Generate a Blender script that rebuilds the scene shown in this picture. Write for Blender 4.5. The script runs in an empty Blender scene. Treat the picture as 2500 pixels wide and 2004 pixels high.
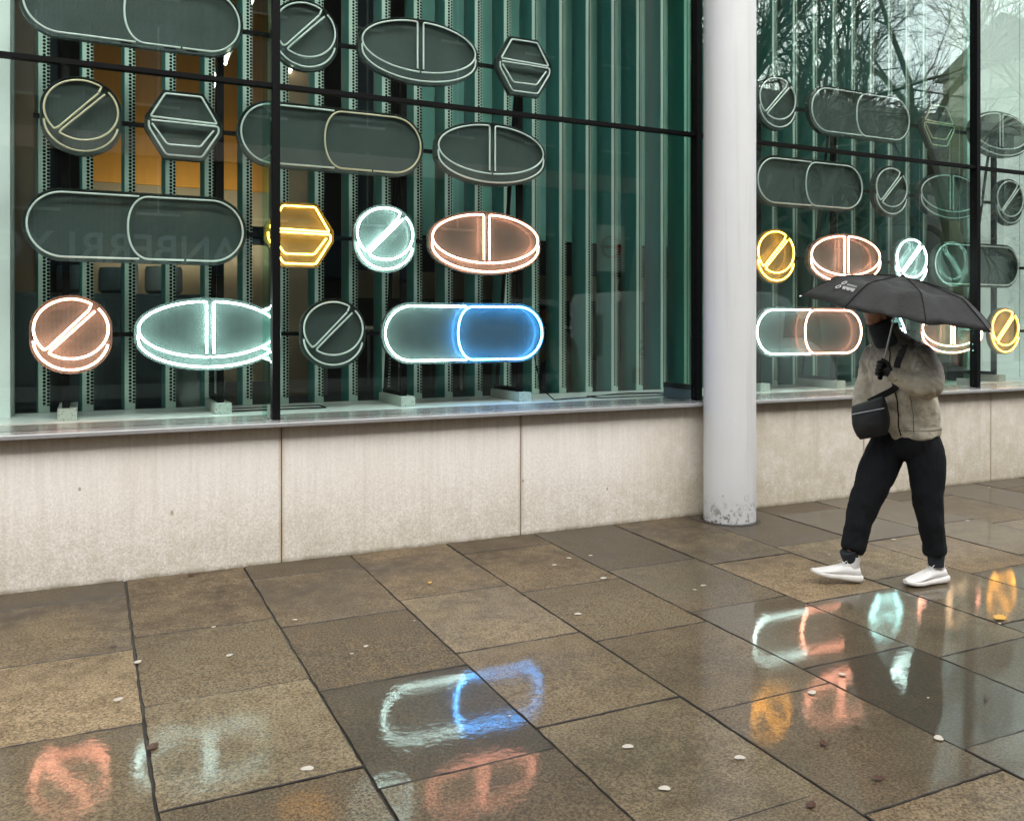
import bpy, bmesh, math, random
from mathutils import Vector, Matrix, noise
R = math.radians
sin, cos, pi = math.sin, math.cos, math.pi
sc = bpy.context.scene
COL = sc.collection
rnd = random.Random(7)

# ---------------------------------------------------------------- materials
class NT:
    def __init__(s, name):
        s.m = bpy.data.materials.new(name); s.m.use_nodes = True
        s.t = s.m.node_tree; s.t.nodes.clear()
        s.out = s.t.nodes.new('ShaderNodeOutputMaterial')
    def n(s, typ, **kw):
        nd = s.t.nodes.new(typ)
        for k, v in kw.items():
            if k.startswith('i_'):
                key = k[2:]; key = int(key) if key.isdigit() else key.replace('_', ' ')
                if hasattr(v, 'links') or isinstance(v, bpy.types.NodeSocket): s.t.links.new(v, nd.inputs[key])
                else: nd.inputs[key].default_value = v
            else: setattr(nd, k, v)
        return nd
    def math(s, op, a, b=None, c=None):
        nd = s.t.nodes.new('ShaderNodeMath'); nd.operation = op
        for i, v in enumerate((a, b, c)):
            if v is None: continue
            if isinstance(v, bpy.types.NodeSocket): s.t.links.new(v, nd.inputs[i])
            else: nd.inputs[i].default_value = v
        return nd.outputs[0]
    def link(s, a, b): s.t.links.new(a, b)
    def obj(s): return s.n('ShaderNodeTexCoord').outputs['Object']
    def world(s): return s.n('ShaderNodeNewGeometry').outputs['Position']
    def noise(s, vec, scale, detail=4, rough=.55):
        return s.n('ShaderNodeTexNoise', i_Vector=vec, i_Scale=scale, i_Detail=detail, i_Roughness=rough).outputs['Fac']
    def scalev(s, vec, sx, sy, sz):
        return s.n('ShaderNodeMapping', i_Vector=vec, i_Scale=(sx, sy, sz)).outputs[0]
    def ramp(s, f, stops):
        nd = s.t.nodes.new('ShaderNodeValToRGB'); s.link(f, nd.inputs[0])
        el = nd.color_ramp.elements
        while len(el) < len(stops): el.new(.5)
        for e, (p, c) in zip(el, stops):
            e.position = p; e.color = (*c, 1) if len(c) == 3 else c
        return nd.outputs[0]
    def fr(s, f, a, b):   # map 0..1 -> range clamp
        return s.n('ShaderNodeMapRange', i_Value=f, i_3=a, i_4=b).outputs[0]
    def mr(s, f, a, b, c, d):
        return s.n('ShaderNodeMapRange', i_Value=f, i_1=a, i_2=b, i_3=c, i_4=d).outputs[0]
    def mix(s, f, a, b, mode='MIX'):
        nd = s.t.nodes.new('ShaderNodeMix'); nd.data_type = 'RGBA'; nd.blend_type = mode
        for i, v in ((0, f), (6, a), (7, b)):
            if isinstance(v, bpy.types.NodeSocket): s.link(v, nd.inputs[i])
            elif i: nd.inputs[i].default_value = (*v, 1) if len(v) == 3 else v
            else: nd.inputs[i].default_value = v
        return nd.outputs[2]
    def bump(s, h, st=.3, dist=.01, nrm=None):
        nd = s.n('ShaderNodeBump', i_Height=h, i_Strength=st, i_Distance=dist)
        if nrm: s.link(nrm, nd.inputs['Normal'])
        return nd.outputs[0]
    def pbr(s, **kw):
        nd = s.t.nodes.new('ShaderNodeBsdfPrincipled')
        for k, v in kw.items():
            key = k.replace('_', ' ')
            if isinstance(v, bpy.types.NodeSocket): s.link(v, nd.inputs[key])
            elif isinstance(v, tuple) and len(v) == 3 and 'Color' in key: nd.inputs[key].default_value = (*v, 1)
            else: nd.inputs[key].default_value = v
        return nd.outputs[0]
    def surf(s, sh): s.link(sh, s.out.inputs[0]); return s.m

M = {}
def simple(name, col, rough=.6, metal=0, nz=.12, scale=9, bump=.1, **kw):
    t = NT(name); v = t.obj(); f = t.noise(v, scale, 5)
    c = t.mix(f, tuple(x*(1-nz) for x in col), tuple(min(1, x*(1+nz)) for x in col))
    M[name] = t.surf(t.pbr(Base_Color=c, Roughness=t.fr(f, rough*.85, min(1, rough*1.15)), Metallic=metal,
                           Normal=t.bump(t.noise(v, scale*8, 3), bump, .004), **kw))
    return M[name]

def make_materials():
    # --- limestone plinth
    t = NT('stone'); p = t.world()
    z = t.n('ShaderNodeSeparateXYZ', i_Vector=p).outputs
    n1 = t.noise(p, 1.3, 5); n2 = t.noise(p, 7, 6, .7); n3 = t.noise(t.scalev(p, 34, 34, 1.6), 1, 5, .7)
    base = t.mix(n1, (.78, .735, .67), (.88, .85, .80))
    base = t.mix(t.mr(n3, .42, .72, 0, .26), base, (.50, .43, .34))
    low = t.math('MULTIPLY', t.mr(z[2], .0, .5, 1, 0), t.mr(n2, .38, .62, .1, .95))
    base = t.mix(t.math('MULTIPLY', low, .45), base, (.36, .31, .18))
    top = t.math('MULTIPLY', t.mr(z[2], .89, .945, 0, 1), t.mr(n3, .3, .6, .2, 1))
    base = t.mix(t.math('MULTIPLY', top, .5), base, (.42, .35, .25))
    jd = t.math('MULTIPLY', t.math('ABSOLUTE', t.math('SUBTRACT', t.math('FRACT', t.math('ADD', t.math('DIVIDE', t.math('SUBTRACT', z[0], 1.21), 1.8525), 20.5)), .5)), 1.8525)
    stain = t.math('MULTIPLY', t.mr(jd, .004, .03, 1, 0), t.mr(n3, .3, .65, .25, 1))
    base = t.mix(t.math('MULTIPLY', stain, .75), base, (.36, .25, .13))
    runs = t.math('MULTIPLY', t.mr(t.noise(t.scalev(p, 9, 9, .5), 1, 4, .6), .52, .70, 0, 1), t.mr(z[2], .2, .94, .25, 1))
    base = t.mix(t.math('MULTIPLY', runs, .40), base, (.50, .44, .36))
    # mottled brown tone growing towards the column and on to its right
    side = t.math('MULTIPLY', t.mr(z[0], 3.9, 4.75, 0, 1), t.mr(n2, .3, .6, .3, 1))
    base = t.mix(t.math('MULTIPLY', side, .48), base, (.40, .33, .20))
    spots = t.n('ShaderNodeTexVoronoi', i_Vector=t.scalev(p, 1, 1, .7), i_Scale=3.1).outputs['Distance']
    sp2 = t.math('ADD', spots, t.math('MULTIPLY', t.noise(p, 40, 3), .06))
    base = t.mix(t.mr(sp2, .055, .07, .75, 0), base, (.25, .19, .10))
    grain = t.noise(p, 95, 5, .8)
    base = t.mix(t.math('MULTIPLY', t.mr(grain, .32, .62, 1, 0), t.mr(z[2], .1, .75, .80, .22)), base, (.30, .255, .17))
    foot = t.math('MULTIPLY', t.mr(z[2], -.01, .028, 1, 0), t.mr(n2, .3, .6, .2, 1))
    base = t.mix(foot, base, (.16, .13, .08))
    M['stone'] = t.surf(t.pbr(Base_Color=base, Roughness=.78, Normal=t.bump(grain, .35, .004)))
    # --- paving
    t = NT('paving'); p = t.world()
    at = t.n('ShaderNodeVertexColor', layer_name='slab').outputs[0]
    a = t.n('ShaderNodeSeparateColor', i_0=at).outputs
    big = t.noise(p, 1.6, 5, .6); med = t.noise(p, 9, 6, .65); fine = t.noise(p, 85, 5, .8); fin2 = t.noise(p, 420, 2, .7)
    c = t.mix(a[0], (.022, .013, .006), (.30, .235, .135))
    c = t.mix(t.math('MULTIPLY', a[2], .38), c, t.mix(1.0, c, (1.25, .82, .62), 'MULTIPLY'))
    c = t.mix(t.mr(med, .44, .62, 0, .62), c, (.095, .055, .019))
    c = t.mix(t.mr(fine, .40, .60, 0, 1), t.mix(.68, c, (.010, .007, .005)), t.mix(.22, t.mix(1.0, c, (1.5, 1.5, 1.5), 'MULTIPLY'), (.62, .51, .33)))
    c = t.mix(t.mr(fin2, .55, .7, 0, .5), c, (.03, .024, .018))
    yz = t.n('ShaderNodeSeparateXYZ', i_Vector=p).outputs
    dirt_shade = t.math('MULTIPLY', t.mr(yz[1], 4.3, 5.6, 0, 1), t.mr(big, .35, .6, .3, 1))  # dirt blotches and the weaker light near the wall, both painted darker
    c = t.mix(t.math('MULTIPLY', dirt_shade, t.mr(med, .35, .6, .5, .95)), c, (.040, .026, .014))
    pit = t.n('ShaderNodeTexVoronoi', i_Vector=p, i_Scale=24).outputs
    pits = t.math('MULTIPLY', t.mr(t.math('ADD', pit['Distance'], t.math('MULTIPLY', fine, .1)), .10, .155, 1, 0),
                  t.mr(t.n('ShaderNodeSeparateColor', i_0=pit['Color']).outputs[0], .62, .66, 0, 1))
    c = t.mix(pits, c, (.012, .010, .008))
    wet = t.math('MULTIPLY', t.mr(t.math('ADD', t.math('MULTIPLY', big, .55), t.math('MULTIPLY', a[1], .75)), .45, .82, .10, 1), 1)
    rip = t.noise(t.scalev(p, 1, 1, 1), 26, 2, .5)
    hb = t.math('ADD', t.math('MULTIPLY', fine, .5), t.math('MULTIPLY', t.noise(p, 60, 3), .6))
    nb = t.bump(hb, .5, .003)
    nc0 = t.n('ShaderNodeBump', i_Height=t.math('ADD', t.math('MULTIPLY', hb, .22), t.math('MULTIPLY', rip, .60)), i_Distance=.003)
    t.link(t.mr(wet, 0, 1, .34, .13), nc0.inputs['Strength'])
    M['paving'] = t.surf(t.pbr(Base_Color=t.mix(t.math('MULTIPLY', wet, .68), c, (.022, .019, .012)), Roughness=t.mr(wet, 0, 1, .6, .4),
        Normal=nb, Specular_IOR_Level=.22, Coat_Weight=t.math('MULTIPLY', t.mr(wet, .05, 1.0, .05, .80), t.mr(t.math('ADD', fine, t.math('MULTIPLY', wet, .20)), .42, .58, .12, 1)), Coat_Roughness=t.mr(wet, 0, 1, .035, .006), Coat_IOR=1.5,
        Coat_Normal=nc0.outputs[0]))
    simple('joint', (.022, .016, .011), .5, nz=.4, scale=30, bump=.6)
    simple('gum', (.50, .46, .39), .5, nz=.2, scale=40)
    # --- glass panes (thin coated double glazing: Schlick reflectance)
    def glass(name, tint, k, kmin=0.04):
        t = NT(name)
        g = t.n('ShaderNodeNewGeometry').outputs
        d = t.n('ShaderNodeVectorMath', operation='DOT_PRODUCT', i_0=g['Incoming'], i_1=g['Normal']).outputs['Value']
        q = t.math('SUBTRACT', 1, t.math('ABSOLUTE', d))
        f = t.math('ADD', kmin, t.math('MULTIPLY', t.math('POWER', q, 3.2), 1-kmin))
        f = t.math('MINIMUM', t.math('MULTIPLY', f, k), .95)
        tr = t.n('ShaderNodeBsdfTransparent', i_Color=(*tint, 1)).outputs[0]
        gl = t.n('ShaderNodeBsdfAnisotropic', i_Color=(.86, 1, .94, 1), i_Roughness=0.0).outputs[0]
        mx = t.n('ShaderNodeMixShader', i_0=f, i_1=tr, i_2=gl).outputs[0]
        M[name] = t.surf(mx)
    glass('glass', (.935, .985, .965), 2.6, .020)
    glass('fin_glass', (.72, .92, .86), .25)
    # --- metal louvre with punched holes
    t = NT('punched'); v = t.obj(); s = t.n('ShaderNodeSeparateXYZ', i_Vector=v).outputs
    P = .0275
    def hole(cx, off):
        fz = t.math('SUBTRACT', t.math('FRACT', t.math('ADD', t.math('DIVIDE', s[2], P), off)), .5)
        fz = t.math('MULTIPLY', fz, P); dx = t.math('SUBTRACT', s[0], cx)
        return t.math('SQRT', t.math('ADD', t.math('POWER', fz, 2), t.math('POWER', dx, 2)))
    h = t.math('MINIMUM', hole(.040, 0), hole(.0675, .5))
    h = t.math('MULTIPLY', t.math('LESS_THAN', h, .0119), t.math('GREATER_THAN', s[2], .05))
    nn = t.noise(v, 3, 4)
    pb = t.pbr(Base_Color=t.mix(nn, (.36, .47, .41), (.45, .55, .48)), Roughness=.5, Metallic=.15)
    tr = t.n('ShaderNodeBsdfTransparent').outputs[0]
    M['punched'] = t.surf(t.n('ShaderNodeMixShader', i_0=h, i_1=pb, i_2=tr).outputs[0])
    t = NT('louvre_side'); v = t.obj(); nn = t.noise(v, 5, 5); mm = t.noise(t.scalev(v, 1, 4, .6), 2.2, 3)
    dots = t.n('ShaderNodeTexVoronoi', i_Vector=v, i_Scale=170).outputs['Distance']
    cc = t.mix(mm, (.030, .175, .158), (.072, .270, .235))
    cc = t.mix(t.mr(dots, .1, .4, .35, 0), cc, (.03, .08, .07))
    M['louvre_side'] = t.surf(t.pbr(Base_Color=cc, Roughness=.55, Metallic=.2))
    simple('blind', (.15, .37, .32), .7, nz=.1, scale=3)
    # --- sign mesh
    t = NT('sign_mesh'); v = t.obj()
    vo = t.n('ShaderNodeTexVoronoi', i_Vector=t.scalev(v, 1, .01, 1), i_Scale=125)
    vo.inputs['Randomness'].default_value = .12
    dots = t.mr(vo.outputs['Distance'], .28, .46, 1, 0)
    nn = t.noise(v, 5, 4)
    pb = t.pbr(Base_Color=t.mix(nn, (.058, .078, .075), (.098, .124, .118)), Roughness=.5, Metallic=.05, Specular_IOR_Level=.25, Coat_Weight=.35, Coat_Roughness=.07)
    tr = t.n('ShaderNodeBsdfTransparent', i_Color=(.8, .9, .87, 1)).outputs[0]
    M['sign_mesh'] = t.surf(t.n('ShaderNodeMixShader', i_0=t.math('MULTIPLY', dots, .34), i_1=pb, i_2=tr).outputs[0])
    simple('tube_off', (.90, .95, .91), .2, nz=.04)
    simple('tube_beige', (.88, .76, .52), .2, nz=.04)
    def lit(name, c, e, st):
        t = NT(name)
        M[name] = t.surf(t.pbr(Base_Color=c, Roughness=.25, Emission_Color=(*e, 1), Emission_Strength=st))
    lit('tube_white', (.9, .95, .95), (.78, 1.0, .96), 9)
    lit('tube_pink', (.9, .7, .6), (1.0, .34, .22), 10)
    lit('tube_yellow', (.9, .8, .5), (1.0, .36, .03), 9)
    lit('tube_blue', (.6, .7, .9), (.08, .38, 1.0), 20)
    lit('tube_cyan', (.7, .9, .95), (.55, 1.0, .98), 7)
    lit('lamp_glow', (.9, .9, .85), (1, .93, .78), 5)
    lit('added_light_glow', (.9, .9, .85), (1, .90, .70), 8)  # emission of the added unseen lamp under the wood panelling
    lit('exit_glow', (.9, .5, .1), (1, .42, .05), 6)
    # --- metals, paints
    simple('black', (.003, .0032, .0035), .6, nz=.2, Specular_IOR_Level=.1)
    simple('black_gloss', (.010, .010, .011), .18, nz=.2)
    t = NT('sill'); p = t.world(); n1 = t.noise(t.scalev(p, 2, 6, 6), 1, 2)
    M['sill'] = t.surf(t.pbr(Base_Color=t.mix(n1, (.50, .50, .49), (.55, .55, .54)), Metallic=.6, Roughness=.24))
    simple('ledge', (.80, .85, .83), .32, nz=.07, scale=5)
    t = NT('column'); p = t.obj(); n1 = t.noise(p, 2, 5); s = t.n('ShaderNodeSeparateXYZ', i_Vector=p).outputs
    n2 = t.noise(p, 22, 5, .65); n3 = t.noise(p, 300, 2)
    c = t.mix(n1, (.57, .58, .575), (.63, .64, .64))
    c = t.mix(t.math('MULTIPLY', t.mr(s[2], .02, .28, 1, 0), t.mr(n2, .42, .6, 0, .45)), c, (.38, .38, .34))
    drip = t.mr(t.noise(t.scalev(p, 14, 14, .7), 1, 4), .52, .72, 0, .35)
    c = t.mix(drip, c, (.40, .40, .38))
    chips = t.math('MULTIPLY', t.mr(s[2], .02, .24, 1, 0), t.mr(n2, .575, .60, 0, 1))
    c = t.mix(chips, c, (.13, .10, .07))
    c = t.mix(t.mr(s[2], 0, .025, .95, 0), c, (.03, .025, .02))
    vo = t.n('ShaderNodeTexVoronoi', i_Vector=p, i_Scale=15).outputs
    ringd = t.math('ABSOLUTE', t.math('SUBTRACT', vo['Distance'], .33))
    sel = t.math('MULTIPLY', t.mr(t.n('ShaderNodeSeparateColor', i_0=vo['Color']).outputs[1], .60, .64, 0, 1), t.mr(s[2], .26, .34, 1, 0))
    ring = t.math('MULTIPLY', t.mr(ringd, .02, .06, 1, 0), sel)
    c = t.mix(t.math('MULTIPLY', ring, .55), c, (.34, .34, .31))
    hh = t.math('ADD', t.math('MULTIPLY', ring, 1.2), t.math('MULTIPLY', n3, .25))
    M['column'] = t.surf(t.pbr(Base_Color=c, Roughness=.42, Normal=t.bump(hh, .5, .004)))
    t = NT('concrete_block'); v = t.obj(); vo = t.n('ShaderNodeTexVoronoi', i_Vector=v, i_Scale=75).outputs['Distance']
    nn = t.noise(v, 45, 4)
    c = t.mix(t.mr(t.math('ADD', vo, t.math('MULTIPLY', nn, .4)), .30, .52, 1, 0), (.48, .53, .48), (.04, .06, .05))
    M['concrete_block'] = t.surf(t.pbr(Base_Color=c, Roughness=.9, Normal=t.bump(nn, .6, .01)))
    simple('pier', (.80, .86, .83), .6, nz=.05, scale=2)
    simple('pier_edge', (.33, .38, .35), .6, nz=.05)
    simple('brown_wall', (.20, .14, .085), .8, nz=.25, scale=3)
    t = NT('wood_panel'); p = t.world()
    M['wood_panel'] = t.surf(t.pbr(Base_Color=t.mix(t.noise(t.scalev(p, 9, 9, 1), 1.5, 5), (.42, .18, .022), (.60, .29, .045)), Roughness=.5))
    simple('beige_wall', (.24, .19, .12), .8, nz=.08, scale=2)
    simple('room_dark', (.035, .04, .04), .7, nz=.2)
    simple('cabinet', (.06, .095, .10), .5, nz=.1)
    simple('bin_grey', (.30, .33, .32), .5, nz=.1)
    simple('table', (.45, .38, .28), .5, nz=.1)
    simple('red_paint', (.42, .03, .02), .35)
    simple('plastic_bag', (.40, .46, .43), .3, bump=.9, scale=14)
    # --- street
    simple('asphalt', (.035, .035, .035), .45, nz=.3, scale=40, bump=.5)
    simple('kerb', (.26, .25, .23), .7, nz=.2)
    simple('road_paint', (.7, .7, .66), .6)
    t = NT('facade'); p = t.world(); s = t.n('ShaderNodeSeparateXYZ', i_Vector=p).outputs
    br = t.n('ShaderNodeTexBrick', i_Vector=t.n('ShaderNodeCombineXYZ', i_0=s[0], i_1=s[2], i_2=0.0).outputs[0], i_Scale=3.0,
             i_Color1=(.035, .026, .02, 1), i_Color2=(.05, .038, .03, 1), i_Mortar=(.06, .05, .045, 1)).outputs[0]
    M['facade'] = t.surf(t.pbr(Base_Color=t.mix(t.mr(t.noise(p, .8, 4), .3, .7, 0, .4), br, (.06, .05, .045)), Roughness=.85))
    simple('facade_trim', (.40, .27, .24), .7, nz=.1)
    simple('pale_render', (.42, .42, .38), .8, nz=.12, scale=1)
    simple('slate', (.07, .075, .085), .6, nz=.2)
    simple('window_dark', (.03, .04, .05), .12)
    simple('fascia', (.01, .02, .03), .4)
    simple('sign_letter', (.34, .38, .40), .5)
    simple('bark', (.21, .20, .155), .85, nz=.45, scale=6, bump=.6)
    simple('ivy', (.035, .06, .03), .6, nz=.5, scale=10)
    simple('van_white', (.68, .69, .68), .25, nz=.03)
    simple('tyre', (.02, .02, .02), .8)
    simple('van_text', (.05, .06, .07), .5)
    simple('van_red', (.55, .04, .03), .5)
    simple('grey_metal', (.30, .31, .31), .4, metal=.6)
    # --- person
    simple('skin', (.40, .22, .15), .5, nz=.1, Subsurface_Weight=.1)
    simple('hair', (.015, .011, .009), .6, nz=.3, scale=60)
    t = NT('jacket'); v = t.obj(); n1 = t.noise(v, 6, 5, .6); n2 = t.noise(v, 13, 3, .6); n3 = t.noise(v, 300, 2)
    s = t.n('ShaderNodeSeparateXYZ', i_Vector=v).outputs
    c = t.mix(n1, (.50, .455, .345), (.60, .555, .44))
    damp = t.math('MULTIPLY', t.mr(n2, .45, .58, 0, 1), t.mr(n1, .42, .56, .15, 1))
    c = t.mix(t.math('MULTIPLY', damp, .5), c, (.19, .165, .12))
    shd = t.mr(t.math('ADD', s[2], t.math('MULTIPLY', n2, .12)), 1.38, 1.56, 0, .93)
    c = t.mix(shd, c, (.030, .025, .018))       # black-brown yoke and collar
    wr = t.noise(t.scalev(v, 3, 3, 6), 2.4, 3, .5)
    hh = t.math('ADD', t.math('MULTIPLY', wr, 1), t.math('MULTIPLY', n3, .02))
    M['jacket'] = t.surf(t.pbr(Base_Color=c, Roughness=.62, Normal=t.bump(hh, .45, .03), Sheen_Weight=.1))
    t = NT('trouser'); v = t.obj(); wr = t.noise(t.scalev(v, 5, 5, 2), 2, 3)
    M['trouser'] = t.surf(t.pbr(Base_Color=(.005, .006, .0075), Roughness=.85, Normal=t.bump(wr, .8, .03), Specular_IOR_Level=.25))
    simple('jacket_seam', (.10, .085, .06), .8)
    simple('rib_cuff', (.012, .016, .020), .9, scale=50)
    t = NT('shoe'); v = t.obj(); n1 = t.noise(v, 260, 2); n2 = t.noise(v, 12, 4)
    M['shoe'] = t.surf(t.pbr(Base_Color=t.mix(n2, (.70, .69, .66), (.82, .81, .79)), Roughness=.6, Normal=t.bump(n1, .4, .002)))
    simple('shoe_sole', (.74, .72, .68), .45, nz=.08, scale=30)
    simple('sock', (.58, .57, .54), .9, nz=.08, scale=80)
    t = NT('umbrella'); v = t.obj(); n1 = t.noise(v, 7, 4); n2 = t.noise(v, 90, 3, .8)
    c = t.mix(t.mr(n2, .35, .7, 0, 1), (.004, .004, .004), (.019, .0185, .016))
    c = t.mix(t.mr(n1, .45, .65, 0, .6), c, (.012, .012, .013))
    M['umbrella'] = t.surf(t.pbr(Base_Color=c, Roughness=.62, Specular_IOR_Level=.3, Sheen_Weight=.1, Sheen_Roughness=.4,
                                 Normal=t.bump(t.math('ADD', t.noise(v, 9, 3), t.math('MULTIPLY', n2, .08)), .55, .02)))
    simple('bag', (.006, .007, .008), .55, nz=.3, scale=30, bump=.6)
    simple('strap', (.010, .010, .010), .7)
    simple('logo', (.55, .55, .53), .5)
    simple('chrome', (.65, .63, .60), .25, metal=1)
    simple('leaf_brown', (.055, .020, .010), .5, nz=.3)
    simple('leaf_yellow', (.62, .34, .05), .45, nz=.2)
make_materials()

# ---------------------------------------------------------------- mesh helpers
class MB:
    def __init__(s): s.v = []; s.f = []; s.mi = []
    def quad(s, *ids, mi=0): s.f.append(ids); s.mi.append(mi)
    def box(s, x0, x1, y0, y1, z0, z1, mi=0, mat=None):
        b = len(s.v)
        for z in (z0, z1):
            for x, y in ((x0, y0), (x1, y0), (x1, y1), (x0, y1)):
                p = Vector((x, y, z)); s.v.append(mat @ p if mat else p)
        for q in ((3, 2, 1, 0), (4, 5, 6, 7), (0, 1, 5, 4), (1, 2, 6, 5), (2, 3, 7, 6), (3, 0, 4, 7)):
            s.quad(*[b+i for i in q], mi=mi)
        return s
    def tube(s, pts, r, n=8, closed=False, caps=True, mi=0, squash=None):
        pts = [Vector(p) for p in pts]; N = len(pts)
        rr = r if isinstance(r, (list, tuple)) else [r]*N
        b = len(s.v); up = None
        for i, p in enumerate(pts):
            if closed: t = pts[(i+1) % N]-pts[i-1]
            else: t = pts[min(i+1, N-1)]-pts[max(i-1, 0)]
            t = t.normalized() if t.length > 1e-9 else Vector((0, 0, 1))
            if up is None:
                up = Vector((0, 1, 0)) if abs(t.y) < .9 else Vector((1, 0, 0))
            a = (up-t*up.dot(t)).normalized(); up = a; c = t.cross(a)
            for k in range(n):
                q = 2*pi*k/n; s.v.append(p+(a*cos(q)+c*sin(q))*rr[i])
        for i in range(N if closed else N-1):
            j = (i+1) % N
            for k in range(n):
                l = (k+1) % n
                s.quad(b+i*n+k, b+i*n+l, b+j*n+l, b+j*n+k, mi=mi)
        if caps and not closed:
            s.f.append(tuple(b+k for k in range(n))[::-1]); s.mi.append(mi)
            s.f.append(tuple(b+(N-1)*n+k for k in range(n))); s.mi.append(mi)
        return s
    def rings(s, rings, caps=True, mi=0, closed_ring=True):
        b = len(s.v); n = len(rings[0])
        for r_ in rings: s.v += [Vector(p) for p in r_]
        for i in range(len(rings)-1):
            for k in range(n if closed_ring else n-1):
                l = (k+1) % n
                s.quad(b+i*n+k, b+i*n+l, b+(i+1)*n+l, b+(i+1)*n+k, mi=mi)
        if caps:
            s.f.append(tuple(b+k for k in range(n))[::-1]); s.mi.append(mi)
            s.f.append(tuple(b+(len(rings)-1)*n+k for k in range(n))); s.mi.append(mi)
        return s
    def poly(s, pts, mi=0):
        b = len(s.v); s.v += [Vector(p) for p in pts]; s.f.append(tuple(range(b, b+len(pts)))); s.mi.append(mi); return s
    def build(s, name, mats, parent=None, smooth=False, bevel=0, loc=None, rot=None, sharp=40):
        me = bpy.data.meshes.new(name); me.from_pydata([tuple(v) for v in s.v], [], s.f)
        if isinstance(mats, str): mats = [mats]
        for m in mats: me.materials.append(M[m])
        me.polygons.foreach_set('material_index', s.mi)
        bm = bmesh.new(); bm.from_mesh(me)
        bmesh.ops.recalc_face_normals(bm, faces=bm.faces)
        if bevel:
            es = [e for e in bm.edges if len(e.link_faces) == 2 and e.calc_face_angle(0) > R(50)]
            bmesh.ops.bevel(bm, geom=es, offset=bevel, segments=2, affect='EDGES', profile=.6)
        bm.to_mesh(me); bm.free()
        if smooth:
            me.polygons.foreach_set('use_smooth', [True]*len(me.polygons))
            me.set_sharp_from_angle(angle=R(sharp))
        o = bpy.data.objects.new(name, me); COL.objects.link(o)
        if parent: o.parent = parent
        if loc: o.location = loc
        if rot: o.rotation_euler = rot
        return o

def tag(o, label=None, cat=None, group=None, kind=None):
    if label: o['label'] = label
    if cat: o['category'] = cat
    if group: o['group'] = group
    if kind: o['kind'] = kind
    return o
def thing(name, label, cat, loc=(0, 0, 0), rz=0, group=None):
    o = bpy.data.objects.new(name, None); COL.objects.link(o); o.location = loc; o.rotation_euler = (0, 0, rz)
    o.empty_display_size = .1
    return tag(o, label, cat, group)
def struct(o): o['kind'] = 'structure'; return o
def copy_tree(o, parent=None):
    c = o.copy(); COL.objects.link(c)
    if parent: c.parent = parent
    for ch in list(o.children): copy_tree(ch, c)
    return c
def boxpart(name, mat, parent, x0, x1, y0, y1, z0, z1, bevel=0):
    return MB().box(x0, x1, y0, y1, z0, z1).build(name, mat, parent, bevel=bevel)
def fillet(pts, r, n=4, closed=True):
    out = []; N = len(pts)
    for i in range(N):
        p = Vector(pts[i])
        if not closed and i in (0, N-1): out.append(p); continue
        a = Vector(pts[i-1])-p; b = Vector(pts[(i+1) % N])-p
        rr = min(r, a.length*.45, b.length*.45)
        p0 = p+a.normalized()*rr; p1 = p+b.normalized()*rr
        for k in range(n+1):
            t = k/n; out.append(p0*(1-t)**2+p*2*t*(1-t)+p1*t*t)
    return out

# ---------------------------------------------------------------- layout constants (metres)
WALL, GLZ, LZ = 6.205, 6.38, .966
MULL = [-2.50, 1.20, 4.905, 8.61, 12.31]
XMIN, XMAX = -6.2, 16.0
SL = .0153
def gz(y): return SL*(y-WALL)

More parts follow.
